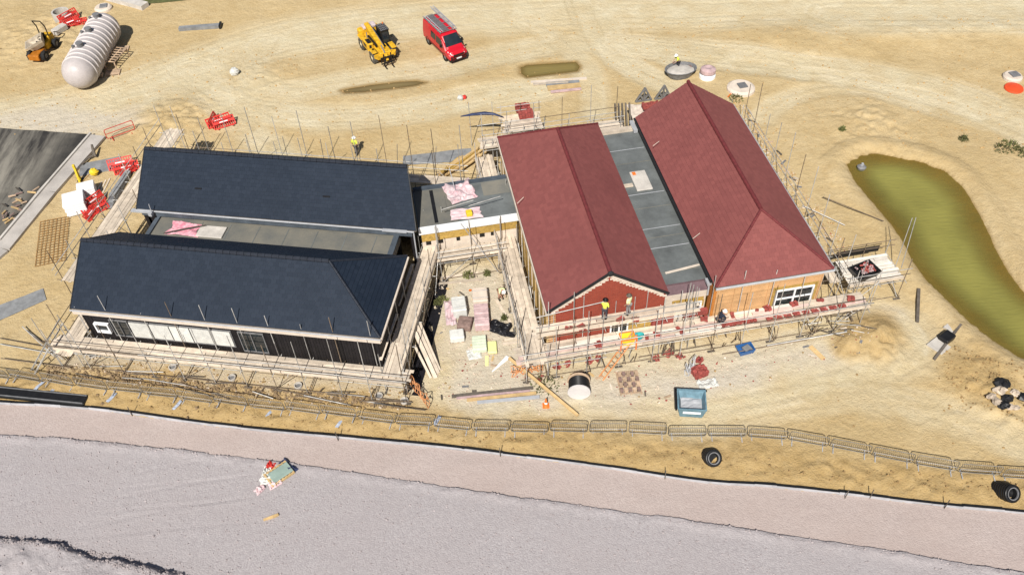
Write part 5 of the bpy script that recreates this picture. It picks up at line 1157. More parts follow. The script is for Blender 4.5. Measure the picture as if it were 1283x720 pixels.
# weeds
def weed(x, y, r, label, n=60, seed=1, name='weed_clump'):
    q = random.Random(seed); c = P(x, y); b = B()
    for i in range(n):
        a_, d_ = q.uniform(0, 6.28), r * math.sqrt(q.random()); h_ = q.uniform(.1, .35) * (1.3 - d_ / r)
        o_ = c + Vector((math.cos(a_) * d_, math.sin(a_) * d_, h_ * .5)); t_ = Vector((q.uniform(-.16, .16), q.uniform(-.16, .16), h_)); s_ = Vector((q.uniform(-1, 1), q.uniform(-1, 1), .2)).normalized() * q.uniform(.04, .08)
        b.add([o_ - s_, o_ + s_, o_ + t_ + s_ * .3, o_ + t_ - s_ * .3], [(0, 1, 2, 3)])
    return one(b, name, GREEN, c, label, 'weeds', 'weed clumps on the site')
for i, (x, y, r_, t_) in enumerate(((586, 346, .38, 'green weeds behind the courtyard packs'), (610, 344, .25, 'yellowish weeds near the bending worker'), (684, 481, .9, 'low green weeds left of the cable drum'), (1256, 187, .75, 'dark green weed tuft on the sand above the pond'), (1266, 183, .8, 'larger dark green weed tuft above the pond'), (1280, 191, .8, 'dark weed tuft at the edge of the sand above the pond'), (1207, 175, .4, 'small lone weed on the far sand'), (922, 124, .6, 'olive weeds below the white manhole slab'), (548, 380, .28, 'weeds at the foot of the dark building platform'), (632, 400, .25, 'weeds beside the courtyard board platform'), (555, 376, .35, 'sparse weeds near the wrapped packs'), (1055, 163, .25, 'tiny dark plants on the open sand'), )): weed(x, y, r_, t_, 90, i)
# cable drum on its side
c = P(725, 492); T = frame(c, R(176)) @ Matrix.Scale(.87, 4); dr = thing('cable_drum', c, 'large cable drum with white end disc and dark cable, standing on its rim', 'cable drum', rz=R(176)); Mx = Matrix.Translation((0, 0, .82)) @ Matrix.Rotation(PI / 2, 4, 'X')
for z in (.5, -.58):
    b = B(T); b.lathe([(0, z), (.82, z), (.82, z + .08), (0, z + .08)], 28, Mx @ Matrix.Rotation(PI, 4, 'Y')); b.obj('flange', mat('off white disc', (.62, .60, .60), .6, .1) if z > 0 else PALLET, dr)
b = B(T); b.lathe([(0, -.5), (.5, -.5), (.5, .5), (0, .5)], 20, Mx); b.obj('barrel', PALLET, dr)
b = B(T)
for i in range(9): z = -.42 + i * .1; b.lathe([(.70 + .05 * math.cos(a_), z + .05 * math.sin(a_)) for a_ in np.linspace(0, 2 * PI, 7)], 24, Mx)
b.obj('cable', BLKP, dr, True)
# traffic cone
c = P(684, 508); T = frame(c); cn = thing('traffic_cone', c, 'orange traffic cone standing behind the barriers near the long timber', 'cone')
b = B(T); b.lathe([(.17, .04), (.15, .05), (.04, .72), (.03, .74), (0, .74)], 14); b.obj('cone_body', ORG, cn, True); b = B(T); b.box((0, 0, .02), (.42, .42, .04)); b.obj('cone_base', ORG, cn); b = B(T); b.lathe([(.115, .28), (.085, .44)], 14); b.obj('reflective_band', WHITE, cn)
# blue skip
p, q = P(849, 523), P(880, 526); d_ = (q - p); c = (p + q) / 2 + Vector((-d_.y, d_.x, 0)).normalized() * .75; c.z = zat(c.x, c.y); rz = math.atan2(d_.y, d_.x) + .06; T = frame(c, rz) @ Matrix.Diagonal((1.02, .74, .85, 1))
skp = thing('blue_skip', c, 'open blue steel tipping skip with a white strip, behind the barriers', 'skip', rz=rz)
def rc(w, y0, y1, z): return [Vector((-w, y0, z)), Vector((w, y0, z)), Vector((w, y1, z)), Vector((-w, y1, z))]
b = B(T); b.loft([rc(.66, -.92, .6, .12), rc(.82, -1.0, 1.05, 1.0), rc(.86, -1.02, 1.1, 1.05), rc(.86, -1.02, 1.1, 1.1), rc(.78, -.9, 1.0, 1.1), rc(.76, -.88, .98, 1.0), rc(.56, -.42, .42, .2)]); b.obj('skip_body', BLUEM, skp)
b = B(T); b.box((0, -1.0, .72), (1.05, .04, .2), rx=-.09); b.obj('white_strip', WHITE, skp)
b = B(T); b.box((-.93, .1, .92), (.12, 2.1, .14)); b.box((0, 1.16, .92), (1.9, .12, .14)); b.obj('dark_rim', BLKP, skp)
b = B(T); b.sheet((0, .1, .5), 1.3, 1.35, 0, .08, 8, 3); b.obj('grey_fill', GUTW, skp)
for x in (-.5, .5): b = B(T); b.box((x, 0, .06), (.14, 1.2, .12)); b.obj('runner', BLKP, skp)
def tub(x, y, r_, h_, m, label, rz=0.0, sx=1.0, z=None, fill=None, cat='tub'):
    c = P(x, y) if z is None else G(x, y, z); T = frame(c, rz) @ Matrix.Scale(sx, 4, (1, 0, 0)); t = thing('tub', c, label, cat, 'tubs and mixing trays', rz)
    b = B(T); b.lathe([(0, .0), (r_ * .78, 0), (r_, h_), (r_ * 1.06, h_), (r_ * 1.06, h_ - .04), (r_ * .97, h_ - .02), (r_ * .76, .06), (0, .06)], 18); b.obj('tub_body', m, t, False)
    if fill: b = B(T); b.lathe([(0, h_ * .85), (r_ * .5, h_ * .8), (r_ * .9, h_ * .66)], 14); b.obj('contents', fill, t)
    return t
tub(800, 423, .25, .25, TEAL, 'small teal tub on the low brick platform', .3, 1.4, 1.68)
tub(852, 94, 1.0, .7, GREYP, 'large oval grey mortar tub holding pale mix, near the stooping worker', .2, 1.4, fill=CONC)
c = P(865, 88); one(B().lump((c.x, c.y, c.z + .25), (.35, .5, .3), 5, 9, 6, .25), 'brown_sack', BRICKB, c, 'slumped brown sack at the end of the mortar tub', 'sack')
# manhole slabs
def manhole(x, y, r_, label, cover=True, red=False, h_=.35):
    c = P(x, y); T = frame(c, .2); t = thing('manhole_slab', c, label, 'manhole', 'white manhole slabs in the sand')
    b = B(T); b.lathe([(r_, -.2), (r_ * .97, h_ * .6), (r_ * .8, h_), (0, h_)], 22); b.obj('slab', WHITE if red else CREAM, t)
    if cover: b = B(T); b.bbox((.1, 0, h_ + .05), (.75, .75, .1), .02); b.obj('cover', GREYP, t)
    if red: b = B(T); b.lathe([(r_ * .95, h_ * 1.3), (r_ * .9, h_ * 2), (r_ * .5, h_ * 2.4), (0, h_ * 2.2)], 16); b.obj('lid', PINKW if red == 1 else REDP, t)
    return t
manhole(928, 112, 1.25, 'white round manhole slab with dark square cover behind the wide red roof'); manhole(1268, 98, .85, 'white manhole slab with grey cover beside the red-orange disc, by the far road'); manhole(130, 12, .9, 'white manhole slab with grey cover behind the ribbed tank')
manhole(886, 96, .75, 'white drum base under a plum-pink lid, near the mortar tub', False, 1, .4)
c = P(1270, 111); one(B().lathe([(.8, 0), (.75, .12), (.3, .2), (0, .2)], 20, Matrix.Translation(c)), 'red_disc', mat('red orange disc', (.6, .07, .02), .5, .1), c, 'flat red-orange disc lying on the sand beside a manhole slab', 'disc')
one(B().beam(P(912, 122), P(926, 107), .12, .12), 'orange_edge', ORG, P(918, 114), 'orange strip curving behind the white manhole slab', 'strip')
# concrete ring, parts by the tank
c = P(79, 24); T = frame(c); t = thing('concrete_ring', c, 'pale concrete drainage ring standing open beside the red barriers', 'ring'); b = B(T); b.lathe([(.85, 0), (.85, .9), (.68, .9), (.68, .1)], 20); b.obj('ring_wall', CONC, t)
a_ = P(76, 40); one(B().bbox((a_.x, a_.y, a_.z + .3), (.7, 1.5, .5), .06, -.5), 'grey_box', CONC, a_, 'grey block leaning between the dumper and the red barriers', 'block')
# red plastic barriers
def red_barrier(loc, rz, label, rx=0.0, sc=1.0):
    t = thing('plastic_barrier', (0, 0, 0), label, 'barrier', 'red plastic barriers'); W_ = 2.0
    b = B(); b.box((0, 0, .12), (W_, .09, .1)); b.box((0, 0, .98), (W_, .09, .1)); b.box((0, 0, .62), (W_, .07, .24)); b.box((-W_ / 2, 0, .55), (.1, .09, .95)); b.box((W_ / 2, 0, .55), (.1, .09, .95)); b.obj('frame', REDP, t)
    b = B()
    for i in range(1, 10): b.box((-W_ / 2 + i * .2, 0, .3), (.07, .05, .3)); b.box((-W_ / 2 + i * .2, 0, .84), (.07, .05, .2))
    b.obj('slat', REDP, t); b = B(); b.box((0, -.042, .62), (W_ * .4, .01, .09)); b.obj('reflective_strip', WHITE, t)
    for x in (-.7, .7): b = B(); b.box((x, 0, .04), (.12, .6, .07)); b.obj('foot', REDP, t)
    t.location = loc; t.rotation_euler = (rx, 0, rz); t.scale = (sc,) * 3; return t
for i, (x, y, rz, rx, sc, t_) in enumerate(((90, 27, .95, -.5, 1.0, 'leaning behind the concrete ring'), (97, 33, .2, -1.2, .9, 'fallen flat by the tank'), (92, 34, .7, -.9, .9, 'propped on the fallen one by the tank'),
        (277, 158, .5, -1.0, 1.0, 'on top of the heap before the haul track'), (283, 160, .45, -.6, .9, 'at the outer side of the heap on the sand'), (271, 155, 1.5, -.4, .8, 'standing at the end of the heap on the sand'),
        (153, 212, .3, -.6, .95, 'at the far end of the high board platform'), (160, 217, .35, -1.1, .95, 'lying lower at the far end of the high platform'), (163, 219, 1.0, -.5, .7, 'wedged at the end of the grey slab stack'),
        (122, 259, 1.0, -.5, .95, 'beside the white wrapped pallet'), (124, 268, .7, -1.1, .95, 'fallen in front of the white wrapped pallet'), (119, 271, 1.3, -.7, .7, 'small one at the foot of the grey slab stack'))): red_barrier(P(x, y), rz, 'red plastic barrier ' + t_, rx, sc)
b = B(); c = P(153, 170); T = frame(c, .55); b = B(T); b.path([(-1.1, 0, .2), (1.1, 0, .2), (1.2, 0, .3), (1.2, 0, 1.0), (1.1, 0, 1.1), (-1.1, 0, 1.1), (-1.2, 0, 1.0), (-1.2, 0, .3), (-1.1, 0, .2)], .035, 6); b.tube((-1.2, 0, .65), (1.2, 0, .65), .03); b.box((-.8, 0, .06), (.06, .7, .06)); b.box((.8, 0, .06), (.06, .7, .06)); one(b, 'tube_barrier', REDP, c, 'single red tubular barrier standing open on the sand', 'barrier')
# pallets of white blocks, mat, yellow things, grey slabs, mesh by the dark building
def white_pack(x, y, w, l, h, rz, label, n):
    loc = P(x, y); t = thing('white_pack', loc, label, 'pack', 'white wrapped packs near the tarmac', rz); T = frame(loc, rz)
    for i in (-1, 0, 1): plank('bearer', T @ Vector((i * w * .4, -l / 2, .06)), T @ Vector((i * w * .4, l / 2, .06)), .1, .12, PALLET, t)
    for k in range(n): b = B(T); b.bbox(((k % 2) * .03, 0, .12 + h * (k + .5) / n), (w - (k % 2) * .04, l, h / n * .96), .03); b.obj('layer', WHITE, t)
    b = B(T); b.bbox((.0, 0, .13 + h), (w * 1.02, l * 1.02, .05), .03); b.obj('wrap_sheet', WHITE, t); return t
white_pack(98, 262, 1.55, 1.7, 1.0, .35, 'tall white wrapped pack beside the red barriers', 5); white_pack(112, 244, 1.3, 1.1, .8, .35, 'lower white wrapped pack behind the tall one', 4)
one(B(frame(P(126, 209), .25)).bbox((0, 0, .05), (3.3, 1.7, .1), .03), 'grey_mat', GEO, P(126, 209), 'flat grey rectangular mat on the sand before the far gable', 'mat')
one(B().path([P(104, 208, .2), P(112, 201, .25), P(119, 198, .3), P(120, 192, .9), P(121, 199, .2)], .09, 6), 'dark_branch', DARKW, P(112, 201), 'twisted dark branch lying beside the grey mat', 'branch')
c = P(101, 226); T = frame(c, .1); t = thing('yellow_post', c, 'upright yellow post frame with dark foot near the kerb', 'post'); b = B(T); b.bbox((0, 0, .8), (.2, .2, 1.6), .03); b.beam((0, 0, 1.5), (.1, -.5, .2), .14, .1); b.obj('post', YEL, t); b = B(T); b.box((0, 0, .05), (.4, .4, .1)); b.obj('foot', BLKP, t)
c = P(120, 220); one(B().lump((c.x, c.y, c.z + .4), (.34, .28, .3), 3, 9, 6, .2), 'yellow_bag', YEL, c, 'bulging yellow bag beside the yellow post', 'bag')
lying('timber_batten', TIMBER, (100, 232), (117, 213), .1, .08, 'thin batten lying between yellow post and yellow bag', 'timber')
for i in range(5): lying('slab', (GEO, GREYP)[i % 2], (137 + i * 1.2, 262 - i * 3), (160 + i * .6, 223 - i), .5, .08, ('lowest', 'second', 'middle', 'fourth', 'topmost')[i] + ' long grey slab in the stack beside the high platform', 'slab', i * .09, 'long grey slabs beside the high platform')
for i in range(3): lying('white_batten', BOARD, (118 + i * 5, 248 - i * 2), (128 + i * 5, 228 - i * 2), .12, .06, ('first', 'second', 'third')[i] + ' pale batten between the white packs and grey slabs', 'timber', 0, 'pale battens near the white packs')
def mesh_sheet(x, y, L_, W_, rz, label, name='reinforcing_mesh'):
    c = P(x, y); T = frame(c, rz); b = B(T); n = int(W_ / .3)
    for i in range(n + 1): xx = -W_ / 2 + i * .3; b.tube((xx, -L_ / 2, .09), (xx, L_ / 2, .09 + .05 * math.sin(i)), .022, 4)
    for i in range(int(L_ / .3) + 1): yy = -L_ / 2 + i * .3; b.tube((-W_ / 2, yy, .12), (W_ / 2, yy, .12), .022, 4)
    return one(b, name, mat('rust mesh', (.28, .15, .05), .8, .3) if 'rust mesh' not in MATS else MATS['rust mesh'], c, label, 'mesh')
mesh_sheet(67, 302, 5.2, 2.2, .25, 'rusty reinforcing mesh sheet lying on the sand by the kerb')
for i in range(24):
    y_ = rnd.uniform(238, 285); p = (rnd.uniform(3, (303 - y_) * .85 - 8), y_); lying('scrap_timber', (TIMBER, PALLET, DARKW, BRICKB)[i % 4], p, (p[0] + rnd.uniform(4, 11), p[1] - rnd.uniform(-4, 8)), .12, .08, 'scrap timber length in the untidy pile on the tarmac pad', 'timber', .1 + rnd.random() * .25, 'scrap timber on the tarmac')
lying('dark_slab', GEO, (225, 38), (277, 34), .55, .3, 'long dark grey bundle lying alone on the far sand', 'bundle'); lying('bundle_strap', BLKP, (276, 37), (277.5, 31), .2, .36, 'dark end block of the grey bundle on the far sand', 'block')
c = P(295, 94); one(B().lump((c.x, c.y, c.z + .35), (.42, .38, .4), 3, 9, 6, .12), 'white_bag', WRAP, c, 'single white bag on the pale track', 'bag')
c = P(577, 125); one(B().lump((c.x, c.y, c.z + .2), (.3, .3, .24), 6, 8, 5, .2), 'white_tub_lid', WRAP, c, 'small white bag with red end beyond the rear scaffold', 'bag'); c = P(582, 124); one(B().lump((c.x, c.y, c.z + .2), (.22, .2, .2), 7, 8, 5, .2), 'red_lump', REDP, c, 'small red lump touching the white bag beyond the rear scaffold', 'lump')
# far boards by the puddle
for i, (p_, q_, w_, m_) in enumerate((((665, 104), (735, 99), .3, CREAM), ((668, 107), (712, 104), .2, BOARD), ((684, 107), (726, 104), .5, GEO), ((686, 112), (727, 108), .6, TIMBER), ((690, 117), (728, 113), .25, PINKW))): lying('far_board', m_, p_, q_, w_, .12, ('longest cream', 'narrow pale', 'grey', 'broad yellowish', 'nearest pinkish')[i] + ' board lying on the sand below the square puddle', 'plank', .02 * i, 'boards below the square puddle')
# yellow timber stack, blue tarp, trusses
for i in range(16):
    a_ = (545 + i * 2.2 + rnd.uniform(-3, 3), 228 - i * .9 + rnd.uniform(-3, 3)); lying('stacked_timber', TIMBER if i % 4 else OSB, a_, (a_[0] + 36 + rnd.uniform(-4, 4), a_[1] - 24 + rnd.uniform(-3, 3)), .17, .12, 'yellow timber length in the stack behind the flat-roofed link', 'timber', .15 + .09 * (i % 5), 'yellow timber stack behind the link')
b = B(); prs = []
for k, (x, y, z) in enumerate(((577, 146, 3.0), (592, 143.5, 3.2), (607, 142, 3.3), (619, 143, 3.3), (631, 147, 3.1))):
    c = G(x, y, z); w_ = (.05, .14, .18, .13, .05)[k]; prs.append([c + Vector((0, math.cos(a_) * w_, math.sin(a_) * w_ * .7)) for a_ in np.linspace(0, 2 * PI, 9)[:-1]])
b.loft(prs); one(b, 'rolled_tarp', NAVYP, G(605, 143, 3.2), 'long navy rolled tarpaulin bowed across the rear scaffold poles', 'tarpaulin', smooth=True)
def truss(c, rz, s_, h_, label, m=DARKW, lean=.12, group='roof trusses leaning behind the roofs'):
    T = frame(c, rz) @ Matrix.Rotation(lean, 4, 'X'); t = thing('roof_truss', c, label, 'truss', group)
    for nm, p_, q_ in (('bottom_chord', (-s_, 0, .1), (s_, 0, .1)), ('rafter', (-s_, 0, .1), (0, 0, h_)), ('rafter', (s_, 0, .1), (0, 0, h_)), ('web', (0, 0, .1), (0, 0, h_)), ('web', (-s_ * .5, 0, h_ * .5), (0, 0, .1)), ('web', (s_ * .5, 0, h_ * .5), (0, 0, .1))): plank(nm, T @ Vector(p_), T @ Vector(q_), .12, .14, m, t)
    return t
c0 = RW(10.6, 19.6, .3)
for i in range(5): truss(c0 + Vector((-.25 * i + .3, .35 * i, 1.9)), AR + R(78), 1.2, 2.7 - .25 * i, ('front', 'second', 'middle', 'fourth', 'rear')[i] + ' dark roof truss standing behind the flat strip', lean=-.1)
for x, y, t_ in ((806, 124, 'small grey truss frame poking up behind the wide red roof, first of two'), (830, 121, 'small grey truss frame poking up behind the wide red roof, second of two')): truss(P(x, y + 3), AR, .7, 1.5, t_, GREYP)
one(B().sheet(G(805, 142, 1.6), 2.0, 2.6, .1, .1, 10, 5), 'white_sheet', CREAM, G(805, 142, 1.6), 'pale sheet spread over the platform by the roof trusses', 'sheet')
# on the roofs
zt = 4.04
c = G(577, 240, zt); b = B(); b.sheet(c, 2.0, 2.3, .35, .22, 22, 12, 3.2, .3); one(b, 'pink_sheeting', PINKF, c, 'big crumpled pink and white plastic sheet at the back of the link roof', 'sheeting')
c = G(583, 268, zt); b = B(); b.sheet(c, 2.2, 1.1, .1, .08, 16, 22, 3, .3); one(b, 'pink_sheeting', PINKF, c, 'flatter pink plastic sheet under the yellow box on the link roof', 'sheeting')
c = G(588, 270, zt); one(B(frame(c, .2)).bbox((0, 0, .25), (.42, .42, .3), .03), 'yellow_box', YEL, c, 'small yellow box on the flat link roof', 'box')
c = G(232, 287, 3.82); b = B(); b.sheet(c, 2.3, 1.3, -.2, .12, 14, 31, 4, .25); one(b, 'pink_sheeting', mat('strong pink film', (.62, .16, .24), .4, .3, 3, .3, col2=(.66, .42, .45)), c, 'bright pink plastic sheet in the valley between the slate roofs', 'sheeting')
for i, (p_, q_) in enumerate((((205, 292), (258, 282)), ((215, 290), (250, 283)))): bar('dark_batten', G(*p_, 4.05), G(*q_, 4.05), .06, .06, DARKW, ('longer', 'shorter')[i] + ' dark batten across the pink sheet in the roof valley', 'timber', 'battens in the roof valley')
c = G(265, 291, 3.83); one(B(frame(c, AL)).bbox((0, 0, .05), (1.9, 1.1, .09), .02), 'grey_board', CONC, c, 'pale grey board lying flat beside the pink sheet in the roof valley', 'board')
c = G(803, 227, 3.97); T = frame(c, AR); t = thing('roof_hatch_board', c, 'square grey board with orange corner lying on the flat strip between red roofs', 'board', rz=AR); b = B(T); b.bbox((0, 0, .06), (1.15, 2.1, .1), .02); b.obj('board', CONC, t); b = B(T); b.box((-.3, .8, .115), (.25, .35, .02)); b.obj('orange_mark', ORG, t)
c = G(787, 233, 3.97); one(B(frame(c, AR)).bbox((0, 0, .05), (.7, .35, .08), .02), 'pale_offcut', BOARD, c, 'pale offcut beside the square grey board on the flat strip', 'offcut')
one(B(frame(G(855, 337, 3.97), AR + .12)).bbox((0, 0, .03), (2.4, .16, .05), .01), 'white_batten', CREAM, G(855, 337, 3.97), 'white batten lying across the near end of the flat strip', 'timber')
b = B()
for u, v in ((4.1, 10.9), (13.4, 11.0)): b.beam(LW(u, v, E_ + (v - 9.53) * .757 + .06), LW(u + .5, v, E_ + (v - 9.53) * .757 + .06), .12, .05)
o = b.obj('tile_vent', GUTB, r2)
# strips / wires on tiles
for i, ((x0, y0, z0), (x1, y1, z1)) in enumerate((((818, 183, 5.4), (826, 177, 5.5)), ((868, 299, 5.2), (877, 292, 5.4)), ((648, 255, 5.2), (656, 247, 5.4)), ((888, 177, 6.6), (899, 169, 6.8)))): bar('roof_batten', G(x0, y0, z0), G(x1, y1, z1), .03, .03, CREAM, ('thin pale batten stuck on the upper slope of the wide red roof', 'thin pale batten on the lower slope of the wide red roof', 'thin pale batten near the outer eave of the narrow red roof', 'thin pale batten by the ridge of the wide red roof')[i], 'batten', 'thin battens on the red roofs')
# hopper, ladder at the low platform
c = RW(4.9, -1.15, 1.75); T = frame(c, AR); t = thing('rubble_chute', c, 'yellow rubble chute hopper on the low platform below the gable', 'chute', rz=AR); b = B(T); rc2 = lambda w_, y0, y1, z: [Vector((-w_, y0, z)), Vector((w_, y0, z)), Vector((w_, y1, z)), Vector((-w_, y1, z))]
b.loft([rc2(.3, -.3, .1, .2), rc2(.45, -.3, .3, .7), rc2(.42, -.27, .27, .7), rc2(.25, -.25, .05, .25)]); b.obj('hopper', YEL, t); b = B(T); b.path([(-.46, -.32, .7), (.46, -.32, .7), (.46, .32, .7), (-.46, .32, .7), (-.46, -.32, .7)], .04); b.beam((-.5, -.36, -.2), (-.5, -.36, .85), .08, .05); b.beam((.5, -.36, -.3), (.5, -.36, .85), .08, .05); b.obj('chute_frame', ORG, t)
def ladder(p, q, w_, label, m, n=10):
    p, q = Vector(p), Vector(q); d_ = (q - p).normalized(); s_ = d_.cross(Vector((0, 0, 1))).normalized() * w_ / 2; t = thing('ladder', (p + q) / 2, label, 'ladder', 'ladders against the scaffolds')
    for k in (-1, 1): plank('stile', p + s_ * k, q + s_ * k, .05, .09, m, t)
    for i in range(n): c_ = p.lerp(q, (i + .5) / n); rod('rung', c_ - s_, c_ + s_, .022, m, t)
    return t
ladder(P(753, 474), RW(5.4, -1.1, 2.6), .38, 'faded orange ladder leaning on the low platform beside the yellow hopper', OLDORG); ladder(LW(-3.6, -2.0, .05), LW(-1.8, .5, 2.6), .5, 'grey ladder leaning at the near corner scaffold of the dark building', STEEL)
# loading bay
by, wby = scaffold('square loading bay of pale boards beside the red building, near the pond', RTf(20.7, .35), 3.6, 2.6, [1.75], bay=1.8, tin=3.4, tout=3.2, nb=9, gap=.05, bmat=(WBOARD,), seed=20, group='scaffolds round the two buildings', toeh=.25, bx=(-.1, 3.6))
for x in (0, 3.6): rod('brace', wby(x, 0, .1), wby(x, 2.6, 1.6), PR, STEEL, by); rod('brace', wby(x, 2.6, .1), wby(x, 0, 1.6), PR, RUST, by)
for h in (.5, 1.0): rod('guardrail', wby(-.5, 2.75, 1.75 + h), wby(4.2, 2.75, 1.8 + h), PR, RUST, by)
plank('toe_board', wby(.1, 2.9, 2.0), wby(3.2, 2.9, 2.05), .04, .5, BLKP, by)
for x, l_ in ((3.9, 2.4), (4.4, 1.6)): rod('raker', wby(x - .3, 1.2, 1.6), wby(x + l_ * .3, 2.6, 4.8), PR, STEEL, by)
lR = wby(1.25, 1.0, 1.79); T = frame(lR, AR + .25); t = thing('mixing_tub', lR, 'black rectangular tub heaped with pinkish-red bricks on the loading bay', 'tub', rz=AR + .25); b = B(T); b.loft([rc2(.7, -.5, .5, .0), rc2(.85, -.62, .62, .5), rc2(.81, -.58, .58, .5), rc2(.62, -.45, .45, .08)]); b.obj('tub_body', BLKP, t)
q = random.Random(3)
for i in range(34): c_ = T @ Vector((q.uniform(-.55, .6), q.uniform(-.4, .42), .48 + q.uniform(0, .3))); d_ = Vector((q.uniform(-1, 1), q.uniform(-1, 1), q.uniform(-.3, .3))).normalized() * .11; plank('brick', c_ - d_, c_ + d_, .1, .07, PINKW if i % 2 else BRICKR, t)
# rails on the pond side scaffold outriggers
# link scaffold in the courtyard
sK, wk = scaffold('board platform in front of the flat-roofed link, across the courtyard', RTf(-5.7, 8.45), 4.3, 1.3, [1.85], bay=2.1, tin=4.6, tout=4.9, nb=5, seed=21, toe=False, rails=True)
rod('brace', wk(3.9, 0, .1), wk(1.6, 0, 5.2), PR, GUTW, sK); rod('standard', wk(2.1, 2.6, 1.8), wk(1.6, 5.8, 5.4), PR, GUTW, sK)
for x in (2.0, 3.9): rod('guardrail', wk(x - 1.5, 2.0, 4.9), wk(x + .8, 2.4, 5.0), PR, STEEL, sK)
# culvert, rocks, pipes, posts, mound clods near the pond
c = P(1186, 424); T = frame(c, .6); t = thing('culvert_headwall', c, 'dark culvert mouth with broken concrete apron feeding the pond', 'culvert', rz=.6); b = B(T); b.bbox((-.1, 0, .2), (.95, .7, .4), .05); b.obj('headwall', BLKP, t); b = B(T); b.box((-1.0, -.1, .06), (1.0, 1.1, .12)); b.box((1.1, .3, .06), (1.0, .8, .12)); b.obj('apron', CONC, t); b = B(T); b.beam((-2.2, -.6, .1), (1.6, .1, .16), .16, .16); b.obj('pipe', DARKW, t)
rk_ = [(1254, 484, .45), (1249, 503, .35), (1262, 500, .4), (1270, 494, .3), (1256, 510, .35), (1244, 495, .3), (1281, 499, .4), (1266, 508, .28), (1251, 491, .4), (1273, 511, .25)]
for i, (x, y, r_) in enumerate(rk_):
    c = P(x, y); one(B().lump((c.x, c.y, c.z + r_ * .4), (r_, r_ * .8, r_ * .6), i, 8, 5, .3), 'boulder', BLKP if i in (0, 2, 4, 6) else STONE, c, ('dark' if i in (0, 2, 4, 6) else 'pale') + ' lump in the rubble heap below the pond, ' + ('rearmost', 'left front', 'middle', 'beside the middle one', 'nearest', 'leftmost', 'rightmost', 'small front', 'upper pale', 'smallest near')[i], 'rock', 'rubble heap below the pond')
lying('dark_post', DARKW, (1149, 404), (1151, 362), .2, .14, 'straight dark post lying upright on the slope between bay and pond', 'post')
def pipe_piece(x, y, r_, L_, az, tilt, label):
    c = P(x, y); c.z += r_ * .75; T = frame(c, az); t = thing('black_pipe', c, label, 'pipe', 'black pipes on the bank', az); Mq = Matrix.Rotation(-PI / 2 - tilt, 4, 'X')
    n = max(6, int(L_ / .16)); pr = [(r_ * .62, -L_)]
    for i in range(n): z = -L_ + L_ * i / n; pr += [(r_, z), (r_, z + L_ / n * .55), (r_ * .93, z + L_ / n * .6), (r_ * .93, z + L_ / n * .95)]
    pr += [(r_, 0), (r_ * .97, .05), (r_ * .66, .05), (r_ * .62, 0), (r_ * .6, -L_ + .05), (r_ * .62, -L_)]
    b = B(T); b.lathe(pr, 24, Mq); b.obj('pipe_wall', BLKP, t, True)
    b = B(T); b.lathe([(0, -.3), (r_ * .61, -.3)], 24, Mq); b.obj('end_stop', BLKP, t)
    b = B(T); b.lathe([(r_ * .66, .05), (r_ * .70, .075), (r_ * .60, .075), (r_ * .58, .0)], 24, Mq); b.obj('socket_rim', GREYP, t); return t
pipe_piece(893, 578, .52, 1.25, R(197), R(-48), 'short fat black pipe tipped up on the bank, below the skip'); pipe_piece(1265, 623, .52, 1.3, R(199), R(-46), 'fat black pipe tipped up on the bank by the last barrier')
a_, b_ = P(-14, 492), P(108, 502); c = a_.lerp(b_, .5); rz = heading(b_ - a_); T = frame(c, rz); t = thing('long_black_trough', c, 'long flat black drainage trough on the bank at the gravel edge', 'trough', rz=rz); L_ = (b_ - a_).length
b = B(T); b.bbox((0, 0, .12), (.75, L_, .24), .08); b.obj('trough_body', BLKP, t); b = B(T); b.box((.3, 0, .26), (.06, L_ - .1, .05)); b.box((-.3, 0, .26), (.06, L_ - .1, .05)); b.obj('lip', GREYP, t)
# litter on the gravel
c = G(350, 594, -.1); T = frame(c, -.9); pallet(c + Vector((0, 0, 0)), -.9, 'pallet under a grey-green sheet on the open gravel', 1.1, 1.5, TIMBER)
one(B(frame(c, -.9)).bbox((.05, .1, .2), (.8, 1.3, .06), .02), 'green_sheet', mat('grey green sheet', (.26, .34, .30), .6, .15), c, 'grey-green sheet on the lone pallet on the gravel', 'sheet')
for i, (x, y, m_, sx, sy, t_) in enumerate(((361, 584, NAVYP, 1.2, .5, 'navy plastic heap at the far corner of the lone pallet'), (339, 583, REDP, .5, .5, 'red plastic scrap beside the lone pallet'), (335, 590, WRAP, .5, .7, 'white plastic scrap beside the lone pallet'), (336, 601, WRAP, .9, .5, 'white film trailing from the lone pallet'), (345, 606, PINKF, .8, .5, 'pinkish film trailing from the lone pallet'), (326, 613, PINKF, .6, .4, 'pinkish scrap lying furthest from the lone pallet'))):
    c = G(x, y, -.1); b = B(); b.sheet((c.x, c.y, -.12), sx, sy, -.7 + i * .3, .2, 10, 40 + i, 4, .25); one(b, 'plastic_scrap', m_, c, t_, 'plastic scrap', 'litter on the gravel')
for i in range(4): p_ = G(330 + i * 4, 651 - i * 1.2, -.08); q_ = G(340 + i * 3, 647 - i, -.08); bar('wood_scrap', p_, q_, .13, .07 + .02 * i, TIMBER, 'yellow-brown wood scrap in the small heap on the gravel', 'timber', 'wood scraps on the gravel')
